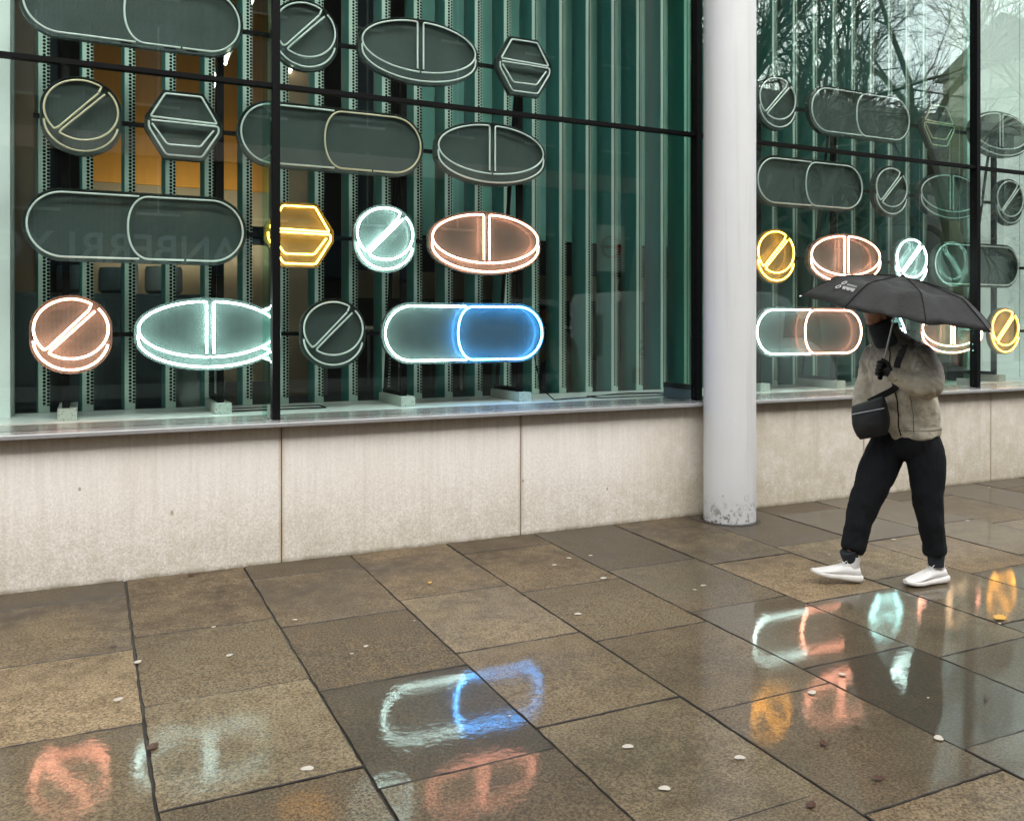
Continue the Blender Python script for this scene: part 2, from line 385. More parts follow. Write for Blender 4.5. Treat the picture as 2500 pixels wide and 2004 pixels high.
# ---------------------------------------------------------------- ground
def ground():
    mb = MB()
    mb.poly([(-60, 120, -.6), (-60, -120, -.6), (120, -120, -.6), (120, 120, -.6)])
    tag(struct(mb.build('ground', 'asphalt')))
    g = random.Random(3)
    v, f, mi, vc = [], [], [], []
    special = {(4, 2.40): (.55, .98), (6, 3.28): (.45, .95), (5, 4.02): (.62, .62), (4, 3.28): (.02, 1.15), (4, 4.18): (.65, .98), (3, 4.02): (.55, .55), (3, 3.10): (.45, .62), (5, 3.1): (.4, .95), (6, 4.18): (.6, .55),
               (7, 3.1): (.6, .95), (7, 4.02): (.6, .85), (6, 2.4): (.7, .8), (8, 3.28): (.6, 1), (8, 4.18): (.6, .85), (7, 2.23): (.5, .9), (9, 4.02): (.6, .9), (5, 2.23): (.55, .6)}
    xs = lambda k: .213+.738*k
    for k in range(-9, 22):
        ja = [6.20, 5.09, 4.18, 3.28, 2.40, 1.5, .6, -.3, -1.2] if k % 2 == 0 else [6.20, 5.87, 4.92, 4.02, 3.10, 2.23, 1.33, .43, -.47, -1.2]
        for a, b in zip(ja[:-1], ja[1:]):
            x0, x1, y0, y1 = xs(k)+.0062, xs(k+1)-.0062, b+.0055, a-.0055
            x0 -= g.uniform(0, .003); x1 += g.uniform(0, .003); y0 -= g.uniform(0, .0035); y1 += g.uniform(0, .0035)
            j = .0036; pts = []
            def edge(p, q, n):
                for i in range(n):
                    t = i/n; w = j if 0 < i else .004
                    pts.append((p[0]+(q[0]-p[0])*t+g.uniform(-w, w), p[1]+(q[1]-p[1])*t+g.uniform(-w, w)))
            edge((x0, y0), (x1, y0), 14); edge((x1, y0), (x1, y1), 14); edge((x1, y1), (x0, y1), 14); edge((x0, y1), (x0, y0), 14)
            tx, ty = g.gauss(0, .0016), g.gauss(0, .0016); dz = g.uniform(-.0022, .0022)
            cx, cy = (x0+x1)/2, (y0+y1)/2
            tone, wet = g.choice([g.uniform(.05, .35), g.uniform(.6, 1)]), g.uniform(.0, .38)
            if x0 > 3.0: wet += .18
            if x0 > 5.0: wet += .2
            if a > 5.5: tone *= .55  # slabs by the wall coloured darker for the weaker light there
            if k <= 3 and a < 4.3: wet += .27
            for (kk, yy), (tt, ww) in special.items():
                if k == kk and abs(a-yy) < .05: tone, wet = tt, ww; tx *= .5; ty *= .5
            base = len(v); n = len(pts)
            zf = lambda x, y, d: gz(y)+dz+tx*(x-cx)+ty*(y-cy)+d
            for x, y in pts:   # top ring slightly inset
                sx = x+(.003 if x < cx else -.003); sy = y+(.003 if y < cy else -.003)
                v.append((sx, sy, zf(sx, sy, 0)))
            for x, y in pts: v.append((x, y, zf(x, y, -.0035)))
            for x, y in pts: v.append((x, y, zf(x, y, -.04)))
            f.append(tuple(base+i for i in range(n))); mi.append(0)
            for r_ in (0, 1):
                for i in range(n):
                    q = (i+1) % n
                    f.append((base+r_*n+q, base+r_*n+i, base+(r_+1)*n+i, base+(r_+1)*n+q)); mi.append(1)
            vc += [(tone, wet, g.random(), 1)]*(3*n)
    # bedding
    b = len(v)
    for x, y in ((-6.5, -1.3), (16.5, -1.3), (16.5, 6.3), (-6.5, 6.3)): v.append((x, y, gz(y)-.009))
    f.append((b, b+1, b+2, b+3)); mi.append(1); vc += [(0, 0, 0, 1)]*4
    # flattened chewing gum worn into the slabs (flat blots, part of the surface)
    from_px = [(.22, 4.72, .018), (1.05, 5.0, .012), (.62, 5.07, .010), (.30, 2.56, .015), (.05, 3.2, .015), (.12, 4.3, .018), (.9, 2.62, .015),
               (1.95, 2.98, .019), (1.9, 2.66, .018), (2.55, 4.42, .018), (3.05, 4.95, .02), (3.0, 3.05, .02), (2.3, 2.72, .018), (3.15, 2.5, .02),
               (2.9, 5.35, .014), (3.25, 5.45, .012), (3.55, 4.55, .016), (1.3, 4.45, .012), (.75, 3.35, .02)]
    for i in range(30): from_px.append((g.uniform(-1, 9.5), g.uniform(2.2, 6.0), g.choice([.006, .008, .011, .015])))
    for (x, y, r_) in from_px:
        b = len(v); n = 12; ph = g.random()*9
        for i in range(n):
            q = 2*pi*i/n; rr = r_*(1+.16*sin(2*q+ph)+.1*sin(3*q+ph*2))
            px, py = x+rr*cos(q)*1.1, y+rr*sin(q)
            v.append((px, py, gz(py)+.0052))
        v_top = tuple(b+i for i in range(n)); f.append(v_top); mi.append(2); vc += [(0, 0, 0, 1)]*n
    me = bpy.data.meshes.new('pavement'); me.from_pydata(v, [], f)
    for m in ('paving', 'joint', 'gum'): me.materials.append(M[m])
    me.polygons.foreach_set('material_index', mi)
    ca = me.color_attributes.new('slab', 'FLOAT_COLOR', 'POINT')
    ca.data.foreach_set('color', [c for q in vc for c in q])
    o = bpy.data.objects.new('pavement', me); COL.objects.link(o); struct(o)
    # kerb, road, far pavement
    boxpart('kerb', 'kerb', None, -40, 90, -1.5, -1.2, -.5, gz(-1.3)-.002)
    struct(bpy.data.objects['kerb'])
    r_ = boxpart('road', 'asphalt', None, -50, 100, -12.0, -1.5, -.55, -.235); struct(r_)
    mb = MB()
    for x in range(-40, 90, 6): mb.box(x, x+3, -6.8, -6.65, -.3, -.231)
    struct(mb.build('road_marking', 'road_paint'))
    struct(boxpart('far_pavement', 'kerb', None, -50, 100, -16.2, -12.0, -.5, -.12))
ground()

# ---------------------------------------------------------------- plinth wall
pw = thing('plinth_wall', 'low pale limestone wall of large slabs running under the shop windows', 'wall')
j = [1.21-1.8525*i for i in range(4, 0, -1)]+[1.21+1.8525*i for i in range(0, 9)]
for a, b in zip(j[:-1], j[1:]):
    boxpart('stone_panel', 'stone', pw, a+.003, b-.003, WALL, WALL+.06, -.05, .945, bevel=.003)
boxpart('joint_backing', 'joint', pw, j[0], j[-1], WALL+.012, WALL+.10, -.05, .94)
ws = thing('window_sill', 'wet grey metal sill with a bright front edge capping the limestone wall', 'sill')
for a, b in zip([-6.2, 1.235, 4.94, 8.64], [1.235, 4.94, 8.64, 16]):
    mb = MB(); prof = [(6.105, .950), (6.105, .972), (6.112, .978), (6.36, .972), (6.36, .950)]
    mb.rings([[(a+.0015, y, z) for y, z in prof], [(b-.0015, y, z) for y, z in prof]])
    mb.build('sill_section', 'sill', ws)
boxpart('drip_gap_shade', 'black', ws, -6.2, 16, 6.13, 6.205, .9455, .9495)  # black strip drawn as the shadow line beneath the sill
lg = thing('display_ledge', 'pale grey shelf inside the windows that the sign stands rest on', 'ledge')
boxpart('glazing_channel', 'sill', lg, -6.2, 16, 6.362, 6.83, .90, .9665)
boxpart('channel_seal', 'black', lg, -6.2, 16, 6.37, 6.39, .9667, .971)
boxpart('shelf_board', 'ledge', lg, -6.2, 16, 6.836, 7.72, .90, .968)
for x0, x1, y0, y1, n in ((.92, 1.75, 7.13, 7.35, 1), (4.25, 5.05, 6.98, 7.2, 1)):
    fr = thing('floor_grille', 'thin black rectangular frame lying on the ledge ' + ('near the left mullion' if x0 < 2 else 'near the white column'), 'grille', (x0, y0, LZ+.003), group='grille frames on the ledge')
    mb = MB(); w, d = x1-x0, y1-y0
    mb.box(0, w, 0, .014, 0, .01); mb.box(0, w, d-.014, d, 0, .01); mb.box(0, .014, .014, d-.014, 0, .01); mb.box(w-.014, w, .014, d-.014, 0, .01)
    mb.build('frame', 'black', fr)
    boxpart('inlay', 'ledge', fr, .014, w-.014, .014, d-.014, 0, .004)

# ---------------------------------------------------------------- glazing
ZT = 7.2
bays = list(zip(MULL[:-1], MULL[1:]))
names = ['leftmost tall shop window showing two columns of pill signs beside the white pier', 'wide middle shop window between the left mullion and the white column',
         'shop window right of the white column with bare trees mirrored in it', 'rightmost shop window at the picture edge with a pale wall behind it']
for (a, b), lb in zip(bays, names):
    w = thing('shop_window', lb, 'window', (a, GLZ, LZ), group='tall glass shop windows')
    g1 = boxpart('pane', 'glass', w, .03, b-a-.03, 0, .008, .006, 2.364)
    g2 = boxpart('pane', 'glass', w, .03, b-a-.03, 0, .008, 2.392, ZT-LZ)
    boxpart('transom', 'black', w, .028, b-a-.028, -.03, .03, 2.362, 2.394)
mull_lab = {-2.50: 'black window mullion out of view to the left', 1.20: 'black mullion and glass fin crossing the white-lit oval sign', 4.905: 'black mullion and green glass fin just left of the white column',
            8.61: 'black mullion and glass fin behind the right half of the umbrella', 12.31: 'black mullion beyond the picture edge'}
for x in MULL[1:4]:
    m = thing('window_mullion', mull_lab[x], 'mullion', (x, GLZ, LZ), group='black window mullions with glass fins')
    boxpart('post', 'black', m, -.027, .027, -.045, .045, .004, ZT-LZ, bevel=.002)
    boxpart('glass_fin', 'fin_glass', m, -.010, .010, .05, .46, .10 if x == 4.905 else .004, ZT-LZ)
    if x == 4.905:
        boxpart('fin_shoe', 'black', m, -.028, .028, .046, .47, .10, .145)
        boxpart('fin_shoe', 'cabinet', m, -.025, .025, .046, .468, .005, .0995)
    else:
        boxpart('fin_shoe', 'bin_grey', m, -.02, .02, .046, .21, .004, .10)
    mb = MB()
    for dx in (-.05, .05): mb.tube([(dx, .02, 0), (dx, .02, .022)], .012, 8)
    mb.box(-.075, .075, -.03, .09, .002, .008); mb.build('base_plate', 'grey_metal', m)

# upper wall of the building above the windows, side closures, roof of the window bay
ub = thing('gallery_building', 'glass fronted modern building with the pill signs in its windows', 'building')
boxpart('upper_wall', 'pale_render', ub, -6.2, 16, 6.21, 6.6, ZT, 12)
boxpart('ceiling', 'room_dark', ub, -6.2, 16, 6.6, 17, ZT, ZT+.2)
boxpart('back_wall', 'room_dark', ub, -6.2, 16, 16.0, 16.2, 0, ZT)
boxpart('side_wall', 'room_dark', ub, -6.4, -6.2, 6.0, 16.2, -.5, 12)
boxpart('side_wall', 'room_dark', ub, 16.0, 16.2, 6.0, 16.2, -.5, 12)
boxpart('floor_slab', 'room_dark', ub, -6.2, 16, 7.75, 16, -.2, .9)
boxpart('base_infill', 'joint', ub, -6.2, 16, 6.32, 7.7, -.3, .89)

# ---------------------------------------------------------------- white column
cl = thing('round_column', 'thick round white column with chipped paint near its foot', 'column', (4.905, 5.93, gz(5.9)-.01))
mb = MB(); N = 64; rg = []
for z in [0, .004, .02, .06, .1, .3, .6, 1, 1.5, 2, 3, 4, 6, 9, 12]:
    rg.append([(.218*cos(2*pi*k/N), .218*sin(2*pi*k/N), z) for k in range(N)])
mb.rings(rg); mb.build('shaft', 'column', cl, smooth=True)
mb = MB(); rg = []
for rr, z in ((.25, .003), (.245, .012), (.222, .016)):
    rg.append([((rr+.006*sin(k*1.7)+.005*sin(k*.6))*cos(2*pi*k/N), (rr+.006*sin(k*1.7))*sin(2*pi*k/N), z) for k in range(N)])
mb.rings(rg, caps=False); mb.build('dirt_collar', 'joint', cl, smooth=True)

# ---------------------------------------------------------------- interior piers
pr = thing('interior_pier', 'pale painted pier at the left edge inside the window', 'pier')
boxpart('face', 'pier', pr, -3.4, -.515, 7.38, 7.50, LZ+.003, ZT)
boxpart('edge', 'pier_edge', pr, -3.4, -.50, 7.503, 7.62, LZ+.003, ZT)
pr = thing('interior_pier', 'pale painted wall behind the signs at the right edge', 'pier')
boxpart('face', 'pier', pr, 9.98, 14.5, 7.50, 7.62, LZ+.003, ZT)
boxpart('edge', 'brown_wall', pr, 9.72, 9.979, 7.56, 7.70, LZ+.003, ZT)
boxpart('panel_joint', 'pier_edge', pr, 10.98, 10.99, 7.497, 7.5, LZ+.003, ZT)

# ---------------------------------------------------------------- louvres
SP, LY = .3052, 7.70
lv = thing('louvre', 'tall vertical metal louvre with a punched pale front edge behind the signs', 'louvre', group='vertical perforated louvres behind the glass')
boxpart('front_flange', 'punched', lv, 0, .078, 0, .002, 0, ZT-LZ-.01)
boxpart('hole_shade_sheet', 'black', lv, .004, .0775, .022, .024, 0, ZT-LZ-.01)  # black sheet stands in for the shade inside, so the holes look dark
mb = MB(); prof = []
for i in range(13):
    y = .002+.335*i/12; prof.append((-.004-.020*sin(pi*i/12)+(.03*(i/12)**3), y))
inner = [(x+.003, y) for x, y in prof][::-1]
ring = [(x, y) for x, y in prof+inner]
mb.rings([[(x, y, 0) for x, y in ring], [(x, y, ZT-LZ-.01) for x, y in ring]]); mb.build('side_sheet', 'louvre_side', lv, smooth=True, sharp=50)
first = True
for k in range(0, 33):
    x = -.347+SP*k
    o = lv if first else copy_tree(lv)
    first = False
    o.location = (x, LY, LZ+.004)

# ---------------------------------------------------------------- neon signs
YS = 6.91
def ell(cx, cz, a, b, t0, t1, n=28, e=1):
    out = []
    for i in range(n+1):
        t = R(t0+(t1-t0)*i/n); c_, s_ = cos(t), sin(t)
        if e != 1: c_ = math.copysign(abs(c_)**e, c_); s_ = math.copysign(abs(s_)**e, s_)
        out.append((cx+a*c_, 0, cz+b*s_))
    return out
TUBES, OUTL, SLEEVES, XO = {}, {}, {}, {}
def V3(l): return [Vector(p) for p in l]
up = ell(0, .04, .235, .21, 52, 219, 30); lo = ell(0, .04, .235, .21, 43, -122, 30)
TUBES['round'] = [(fillet_ := None, None)]
TUBES['round'] = [
    (V3([(.112, 0, .178)])+V3(up)[1:-1]+fillet([up[-1], (-.172, 0, -.105), (-.148, 0, -.095), (.108, 0, .170)], .012, 3, False), False, 'a'),
    (V3(lo)[:-1]+fillet([lo[-1], (-.140, 0, -.128), (-.126, 0, -.108), (.150, 0, .166)], .012, 3, False), False, 'a'),
    (V3(ell(0, -.035, .236, .213, 182, 350, 28)), False, 'a')]
OUTL['round'] = ell(0, .04, .262, .238, 0, 180, 24)+ell(0, -.04, .262, .238, 180, 360, 24)
SLEEVES['round'] = [((.04, .10), 45), ((-.236, .01), 90)]
a_, b_, cz = .495, .208, .037
def half(sg):
    arc = ell(0, cz, a_, b_, 90-sg*4, 90-sg*179, 36)
    return fillet([(sg*.026, 0, -.145), (sg*.026, 0, cz+b_-.002)]+arc[2:], .018, 3, False)
TUBES['oval'] = [(half(-1), False, 'a'), (half(1), False, 'a'),
    (V3([(-.488, 0, .005), (-.499, 0, -.01)])+V3(ell(0, -.035, .497, .21, 187, 353, 34))+V3([(.499, 0, -.01), (.488, 0, .01)]), False, 'a')]
OUTL['oval'] = ell(0, cz, .525, .236, 0, 180, 30)+ell(0, -.036, .525, .236, 180, 360, 30)
SLEEVES['oval'] = [((-.026, -.12), 90), ((.026, -.12), 90), ((-.49, -.045), 65)]
TUBES['hex'] = [
    (fillet([(-.10, 0, .040), (-.232, 0, .045), (-.130, 0, .222), (.120, 0, .222), (.232, 0, .032), (-.10, 0, .040)], .014, 3, False), False, 'a'),
    (fillet([(-.225, 0, .018), (.243, 0, .012), (.243, 0, -.035), (.124, 0, -.226), (-.125, 0, -.226), (-.243, 0, -.035), (-.243, 0, .012)], .02, 3, False), False, 'a'),
    (fillet([(-.222, 0, -.005), (-.117, 0, -.150), (.112, 0, -.150), (.208, 0, -.02)], .02, 3, False), False, 'a')]
OUTL['hex'] = [(-.27, 0, .05), (-.145, 0, .25), (.135, 0, .25), (.27, 0, .045), (.27, 0, -.045), (.14, 0, -.255), (-.14, 0, -.255), (-.27, 0, -.045)]
SLEEVES['hex'] = [((-.15, .036), 0), ((.18, -.06), 55)]
rr = .226
left = [(-.005, 0, rr)]+ell(-.494, 0, rr, rr, 90, 270, 26)+[(-.005, 0, -rr)]
right = fillet([(.30, 0, -rr)]+[(.06, 0, -rr)], .01, 1, False)
la = ell(.065, 0, .145, rr, 268, 92, 26, .92); ra = ell(.494, 0, rr, rr, 90, -90, 26)
right = V3([(.30, 0, -rr)])+V3(la)+V3(ra)+V3([(.315, 0, -rr)])
TUBES['capsule'] = [(V3(left), False, 'a'), (right, False, 'b')]
OUTL['capsule'] = ell(-.494, 0, .256, .256, 90, 270, 26)+ell(.494, 0, .256, .256, -90, 90, 26)
SLEEVES['capsule'] = [((-.07, -.232), 0), ((.23, -.232), 0), ((.38, -.232), 0), ((-.08, .232), 0)]

def sign(kind, x, z, ma, mb_=None, label='', rad=None):
    s = thing('neon_sign', label, 'neon sign', (x, YS, z), group='pill shaped neon signs in the windows')
    lit = ma not in ('tube_off', 'tube_beige')
    for pts, cl_, key in TUBES[kind]:
        m = ma if key == 'a' else (mb_ or ma)
        l2 = m not in ('tube_off', 'tube_beige')
        MB().tube(pts, rad or (.0070 if l2 else .0076), 8, cl_).build('neon_tube', m, s, smooth=True, sharp=80)
    ol = OUTL[kind]; n = len(ol)
    cxm = 0; BK = .066
    mb = MB(); mb.poly([(p[0], BK, p[2]) for p in ol])
    mb.poly([(p[0]*.999, BK+.003, p[2]*.999) for p in ol])
    mb.build('back_panel', 'sign_mesh', s)
    mb = MB(); k = .994
    rg = [[(p[0], BK+.002, p[2]) for p in ol], [(p[0], .012, p[2]) for p in ol], [(p[0]*k, .012, p[2]*k) for p in ol], [(p[0]*k, BK-.002, p[2]*k) for p in ol]]
    mb.rings(rg, caps=False); mb.build('side_rim', 'sign_mesh', s, smooth=kind != 'hex', sharp=60)
    for (sx, sz), ang in SLEEVES[kind]:
        d = Vector((cos(R(ang)), 0, sin(R(ang))))*.038
        MB().tube([Vector((sx, .014, sz))-d, Vector((sx, .014, sz))+d], .0095, 8).build('electrode_sleeve', 'black_gloss', s, smooth=True)
    for pts, cl_, key in TUBES[kind]:
        for i in (len(pts)//5, len(pts)*4//5):
            p = pts[i]; MB().tube([(p[0], .004, p[2]), (p[0], BK, p[2])], .003, 6).build('tube_support', 'chrome', s)
    return s
O, BG, W, PK, YL, BL, CY = 'tube_off', 'tube_beige', 'tube_white', 'tube_pink', 'tube_yellow', 'tube_blue', 'tube_cyan'
r1, r2, r3, r4 = 3.915, 3.120, 2.350, 1.578
SG = [
 ('capsule', .313, r1, O, None, 'unlit capsule sign cut off by the top left of the picture'),
 ('round', 1.532, r1, O, None, 'unlit round pill sign at the very top beside the left mullion'),
 ('oval', 2.484, r1, O, None, 'unlit oval pill sign highest in the middle window'),
 ('hex', 3.455, r1, O, None, 'unlit hexagonal sign highest in the middle window, right of the oval'),
 ('round', -.043, r2, BG, None, 'unlit round pill sign with beige tubes beside the left pier'),
 ('hex', .639, r2, O, None, 'unlit hexagonal sign just under the transom in the left window'),
 ('capsule', 1.765, r2, O, BG, 'unlit capsule sign with one beige half, crossed by the left mullion'),
 ('oval', 3.139, r2, O, None, 'unlit oval sign directly under the transom and above the pink oval'),
 ('capsule', .337, r3, O, None, 'dark unlit capsule sign between two lit rows in the left window'),
 ('hex', 1.488, r3, YL, None, 'glowing yellow hexagonal sign crossed by the left mullion'),
 ('round', 2.182, r3, W, None, 'glowing white round pill sign between the yellow hexagon and pink oval'),
 ('oval', 3.085, r3, PK, None, 'glowing pink oval sign above the blue and white capsule'),
 ('round', -.107, r4, PK, None, 'glowing pink round pill sign at the lower left corner of the windows'),
 ('oval', .822, r4, W, None, 'glowing white oval sign low in the left window, touching the mullion'),
 ('round', 1.756, r4, O, None, 'unlit round sign between the lit white oval and the blue capsule'),
 ('capsule', 2.901, r4, W, BL, 'glowing capsule sign, white left half and blue right half'),
 ('round', 6.335, r1, O, None, 'unlit round sign highest in the window just right of the column'),
 ('capsule', 7.515, r1, O, None, 'unlit capsule sign under the mirrored trees, above the transom'),
 ('hex', 8.722, r1, BG, None, 'unlit hexagonal sign with beige tubes, right of the mirrored trees'),
 ('oval', 9.79, r1, O, None, 'unlit oval sign highest at the right edge of the picture'),
 ('capsule', 6.794, r2, O, None, 'unlit capsule sign under the transom touching the white column'),
 ('round', 7.963, r2, O, None, 'unlit round sign between the unlit capsule and unlit oval above the umbrella'),
 ('oval', 8.925, r2, O, None, 'unlit oval sign under the transom crossed by the right mullion'),
 ('round', 9.954, r2, O, None, 'unlit round sign under the transom at the right edge'),
 ('round', 6.315, r3, YL, None, 'glowing yellow round sign beside the white column'),
 ('oval', 7.287, r3, PK, None, 'glowing pink oval sign partly behind the left top of the umbrella'),
 ('round', 8.278, r3, W, None, 'glowing white round sign just above the umbrella'),
 ('capsule', 9.378, r3, O, None, 'unlit capsule sign right of the umbrella crossed by the mullion'),
 ('capsule', 6.784, r4, W, PK, 'glowing capsule sign, white left half and pink right half, beside the column'),
 ('hex', 7.93, r4, CY, None, 'glowing pale cyan hexagonal sign mostly hidden behind the walking person'),
 ('oval', 8.946, r4, PK, None, 'glowing pink oval sign behind the shoulder of the walking person'),
 ('round', 9.868, r4, YL, None, 'glowing yellow round sign at the right edge beside the umbrella tip')]
for a in SG: sign(*a)

# ---------------------------------------------------------------- sign stands and concrete blocks
posts = [(-.145, 'behind the pink round sign in the left corner'), (.915, 'left of the left mullion'), (2.39, 'left part of the middle window'), (3.48, 'under the blue capsule'),
         (6.22, 'just right of the white column'), (7.27, 'under the pink and white capsule'), (9.89, 'under the yellow round sign at the right edge')]
for x0, x1, ps, lb in ((-.35, 3.7, posts[:4], 'black steel frame carrying the signs left of the column'), (6.08, 10.4, posts[4:], 'black steel frame carrying the signs right of the column')):
    fr = thing('sign_frame', lb, 'frame', (x0, 7.03, LZ))
    for px, _ in ps:
        X = px-x0
        boxpart('post', 'black', fr, X-.024, X+.024, .025, .075, .085, 3.15)
        mb = MB(); mb.tube([(X, .08, 3.05), (X-.012, .50, .12)], .020, 4); mb.build('brace', 'black', fr)
        boxpart('foot_bar', 'black', fr, X-.022, X+.022, .07, .55, .085, .12)
    for z in (r1, r2, r3, r4): boxpart('crossbar', 'black', fr, 0, x1-x0, 0, .0245, z-LZ-.016, z-LZ+.016)
for px, lb in posts:
    o = MB().box(-.062, .062, 0, .62, 0, .082).build('concrete_block', 'concrete_block', bevel=.004)
    o.location = (px+.01, 6.975, LZ+.003); tag(o, 'speckled concrete block on the ledge, ' + lb, 'concrete block', 'concrete blocks under the sign stands')
mb = MB(); mb.tube([(3.60, 7.03, 1.75), (3.61, 7.03, 1.35), (3.66, 7.0, 1.08), (3.78, 6.98, .975), (4.2, 7.1, .973), (4.6, 7.3, .975), (4.85, 7.35, .975), (5.2, 7.25, .975)], .006, 6)
tag(mb.build('power_cable', 'black', smooth=True), 'thin black cable hanging from the blue capsule and running along the ledge', 'cable')

# ---------------------------------------------------------------- room behind
bw = thing('room_wall', 'wood panelled wall seen at the back of the room', 'wall')
boxpart('wood_panel', 'wood_panel', bw, 0, .86, 12.0, 12.06, 3.42, 6.4)
boxpart('wood_panel', 'wood_panel', bw, .885, 2.9, 12.0, 12.06, 3.42, 6.4)
boxpart('lower_wall', 'beige_wall', bw, 0, 2.9, 12.01, 12.07, .9, 3.415)
boxpart('lower_wall', 'beige_wall', bw, 3.4, 12, 12.5, 12.56, 2.05, 2.45)
tag(boxpart('room_column', 'brown_wall', None, 1.75, 2.22, 9.3, 9.7, .9, ZT, bevel=.01), 'brown concrete column standing inside the room', 'column')
tag(boxpart('room_column', 'brown_wall', None, -1.15, -.42, 8.6, 8.9, .9, ZT, bevel=.01), 'brown concrete pier beside the pale pier at the left', 'column')
dp = thing('doorway', 'dark doorway frame with a steel post in the room', 'doorway', (2.45, 10.5, .9))
boxpart('frame_side', 'cabinet', dp, 0, .09, 0, .1, 0, 2.9); boxpart('frame_side', 'cabinet', dp, .75, .84, 0, .1, 0, 2.9); boxpart('frame_head', 'cabinet', dp, .0901, .7499, 0, .1, 2.8, 2.9)
cb = thing('storage_cabinet', 'dark grey storage cabinet behind the lower left signs', 'cabinet', (-.75, 8.35, .9))
boxpart('body', 'cabinet', cb, 0, 1.75, 0, .55, 0, 1.02, bevel=.006)
boxpart('door', 'cabinet', cb, .03, .86, -.022, -.001, .05, .98, bevel=.004); boxpart('door', 'cabinet', cb, .89, 1.72, -.022, -.001, .05, .98, bevel=.004)
for i, (x, r_, h) in enumerate([(-.12, .13, .24), (.22, .14, .23), (.62, .16, .25)]):
    mb = MB(); rg = []
    for rr_, z in ((r_*.8, 0), (r_, .03), (r_, h*.85), (r_*.94, h), (r_*.9, h-.01)): rg.append([(rr_*cos(2*pi*k/24), rr_*sin(2*pi*k/24), z) for k in range(24)])
    o = mb.rings(rg).build('paint_tub', 'bin_grey' if i == 2 else 'cabinet', smooth=True); o.location = (x, 8.6, 1.925)
    tag(o, ['leftmost dark tub on the grey cabinet', 'middle dark tub on the grey cabinet', 'larger paler tub on the right end of the grey cabinet'][i], 'tub', 'tubs on the cabinet')
mb = MB(); rg = []
for z, r_ in ((0, .12), (.08, .17), (.2, .16), (.32, .13), (.38, .06), (.44, .09)):
    rg.append([((r_+.025*sin(k*2.3+z*20))*cos(2*pi*k/22), (r_+.02*sin(k*3.1+z*9))*sin(2*pi*k/22), z) for k in range(22)])
o = mb.rings(rg).build('plastic_bag', 'plastic_bag', smooth=True); o.location = (.87, 8.15, .905); o.scale = (1.3, 1, 1.25); tag(o, 'crumpled translucent plastic bag beside the grey cabinet', 'plastic bag')
g = random.Random(5)
for i, (x, y) in enumerate([(1.55, 9.8), (2.7, 9.6), (3.5, 10.2), (4.3, 9.7), (5.2, 10.0)]):
    tb = thing('work_table', ['small table left of the room column', 'table right of the room column', 'table behind the blue capsule', 'table behind the louvres in the middle window', 'table behind the louvres near the white column'][i], 'table', (x, y, .9), group='tables in the dark room')
    boxpart('tabletop', 'table', tb, -.45, .45, -.3, .3, .70, .735, bevel=.004)
    for sx in (-.41, .41):
        for sy in (-.26, .26): MB().tube([(sx, sy, 0), (sx, sy, .70)], .018, 8).build('leg', 'grey_metal', tb, smooth=True)
lamps = [((1.523, 9.4, 4.995), 0), ((1.286, 9.4, 4.407), 1), ((1.903, 9.4, 4.294), 2), ((1.156, 9.4, 4.109), 3)]
for (x, y, z), i in lamps:
    lp = thing('batten_light', ['bright batten light at the very top left of the left mullion', 'batten light under the transom left of the mullion', 'batten light shining beside the topmost round sign', 'lowest batten light, in front of the wood panelling'][i], 'lamp', (x, y, z), group='batten lights in the room')
    MB().tube([(-.02, -.3, 0), (.02, .3, 0)], .014, 10).build('light_tube', 'lamp_glow', lp, smooth=True)
    boxpart('housing', 'grey_metal', lp, -.035, .035, -.32, .32, .023, .07)
    mb = MB(); mb.tube([(0, -.2, .07), (0, -.2, ZT-z)], .004, 5); mb.tube([(0, .2, .07), (0, .2, ZT-z)], .004, 5); mb.build('hanger', 'grey_metal', lp)
up_ = thing('added_wall_light', 'added unseen lamp that brightens the wood panelling', 'lamp', (.5, 11.35, 2.75))  # unseen lamp added only to brighten the wood panelling from below
MB().tube([(-.4, 0, 0), (1.7, 0, 0)], .05, 10).build('light_tube', 'added_light_glow', up_, smooth=True)
mb = MB(); mb.rings([[(x, -.13, .12), (x, -.15, .12), (x, -.15, -.09), (x, .10, -.09), (x, .10, -.07), (x, -.13, -.07)] for x in (-.45, 1.75)]); mb.build('tray', 'black', up_)  # lip hides the added lamp's tube from the camera
mb = MB(); mb.box(-.03, .03, -.03, .03, -1.85, -.091); mb.build('stem', 'grey_metal', up_)
# blinds behind the louvres
for i in range(8):
    x = 3.02+.62*i
    bl = thing('window_blind', 'pale green roller blind strip hanging behind the louvres', 'blind', (x, 8.35, 2.55), group='blind strips behind the louvres')
    boxpart('cloth', 'blind', bl, 0, .60, 0, .012, .0, ZT-2.56); boxpart('bottom_bar', 'black', bl, 0, .60, -.004, .016, -.03, -.001)
fe = thing('fire_extinguisher', 'small red fire extinguisher by the right mullion', 'extinguisher', (9.62, 7.40, LZ+.18))
mb = MB(); rg = []
for r_, z in ((.035, 0), (.045, .01), (.045, .22), (.035, .26), (.015, .28), (.015, .30)): rg.append([(r_*cos(2*pi*k/20), r_*sin(2*pi*k/20), z) for k in range(20)])
mb.rings(rg).build('cylinder', 'red_paint', fe, smooth=True)
mb = MB(); mb.tube([(0, 0, .30), (.05, 0, .33), (.07, 0, .31)], .008, 6); mb.tube([(0, 0, .30), (-.05, 0, .25), (-.055, 0, .1)], .006, 6); mb.build('valve', 'black', fe)
mb = MB(); mb.box(-.07, .07, -.06, .06, -.015, -.001); mb.box(-.07, -.055, -.06, .06, -.18, -.0151); mb.box(.055, .07, -.06, .06, -.18, -.0151); mb.build('stand', 'black', fe)

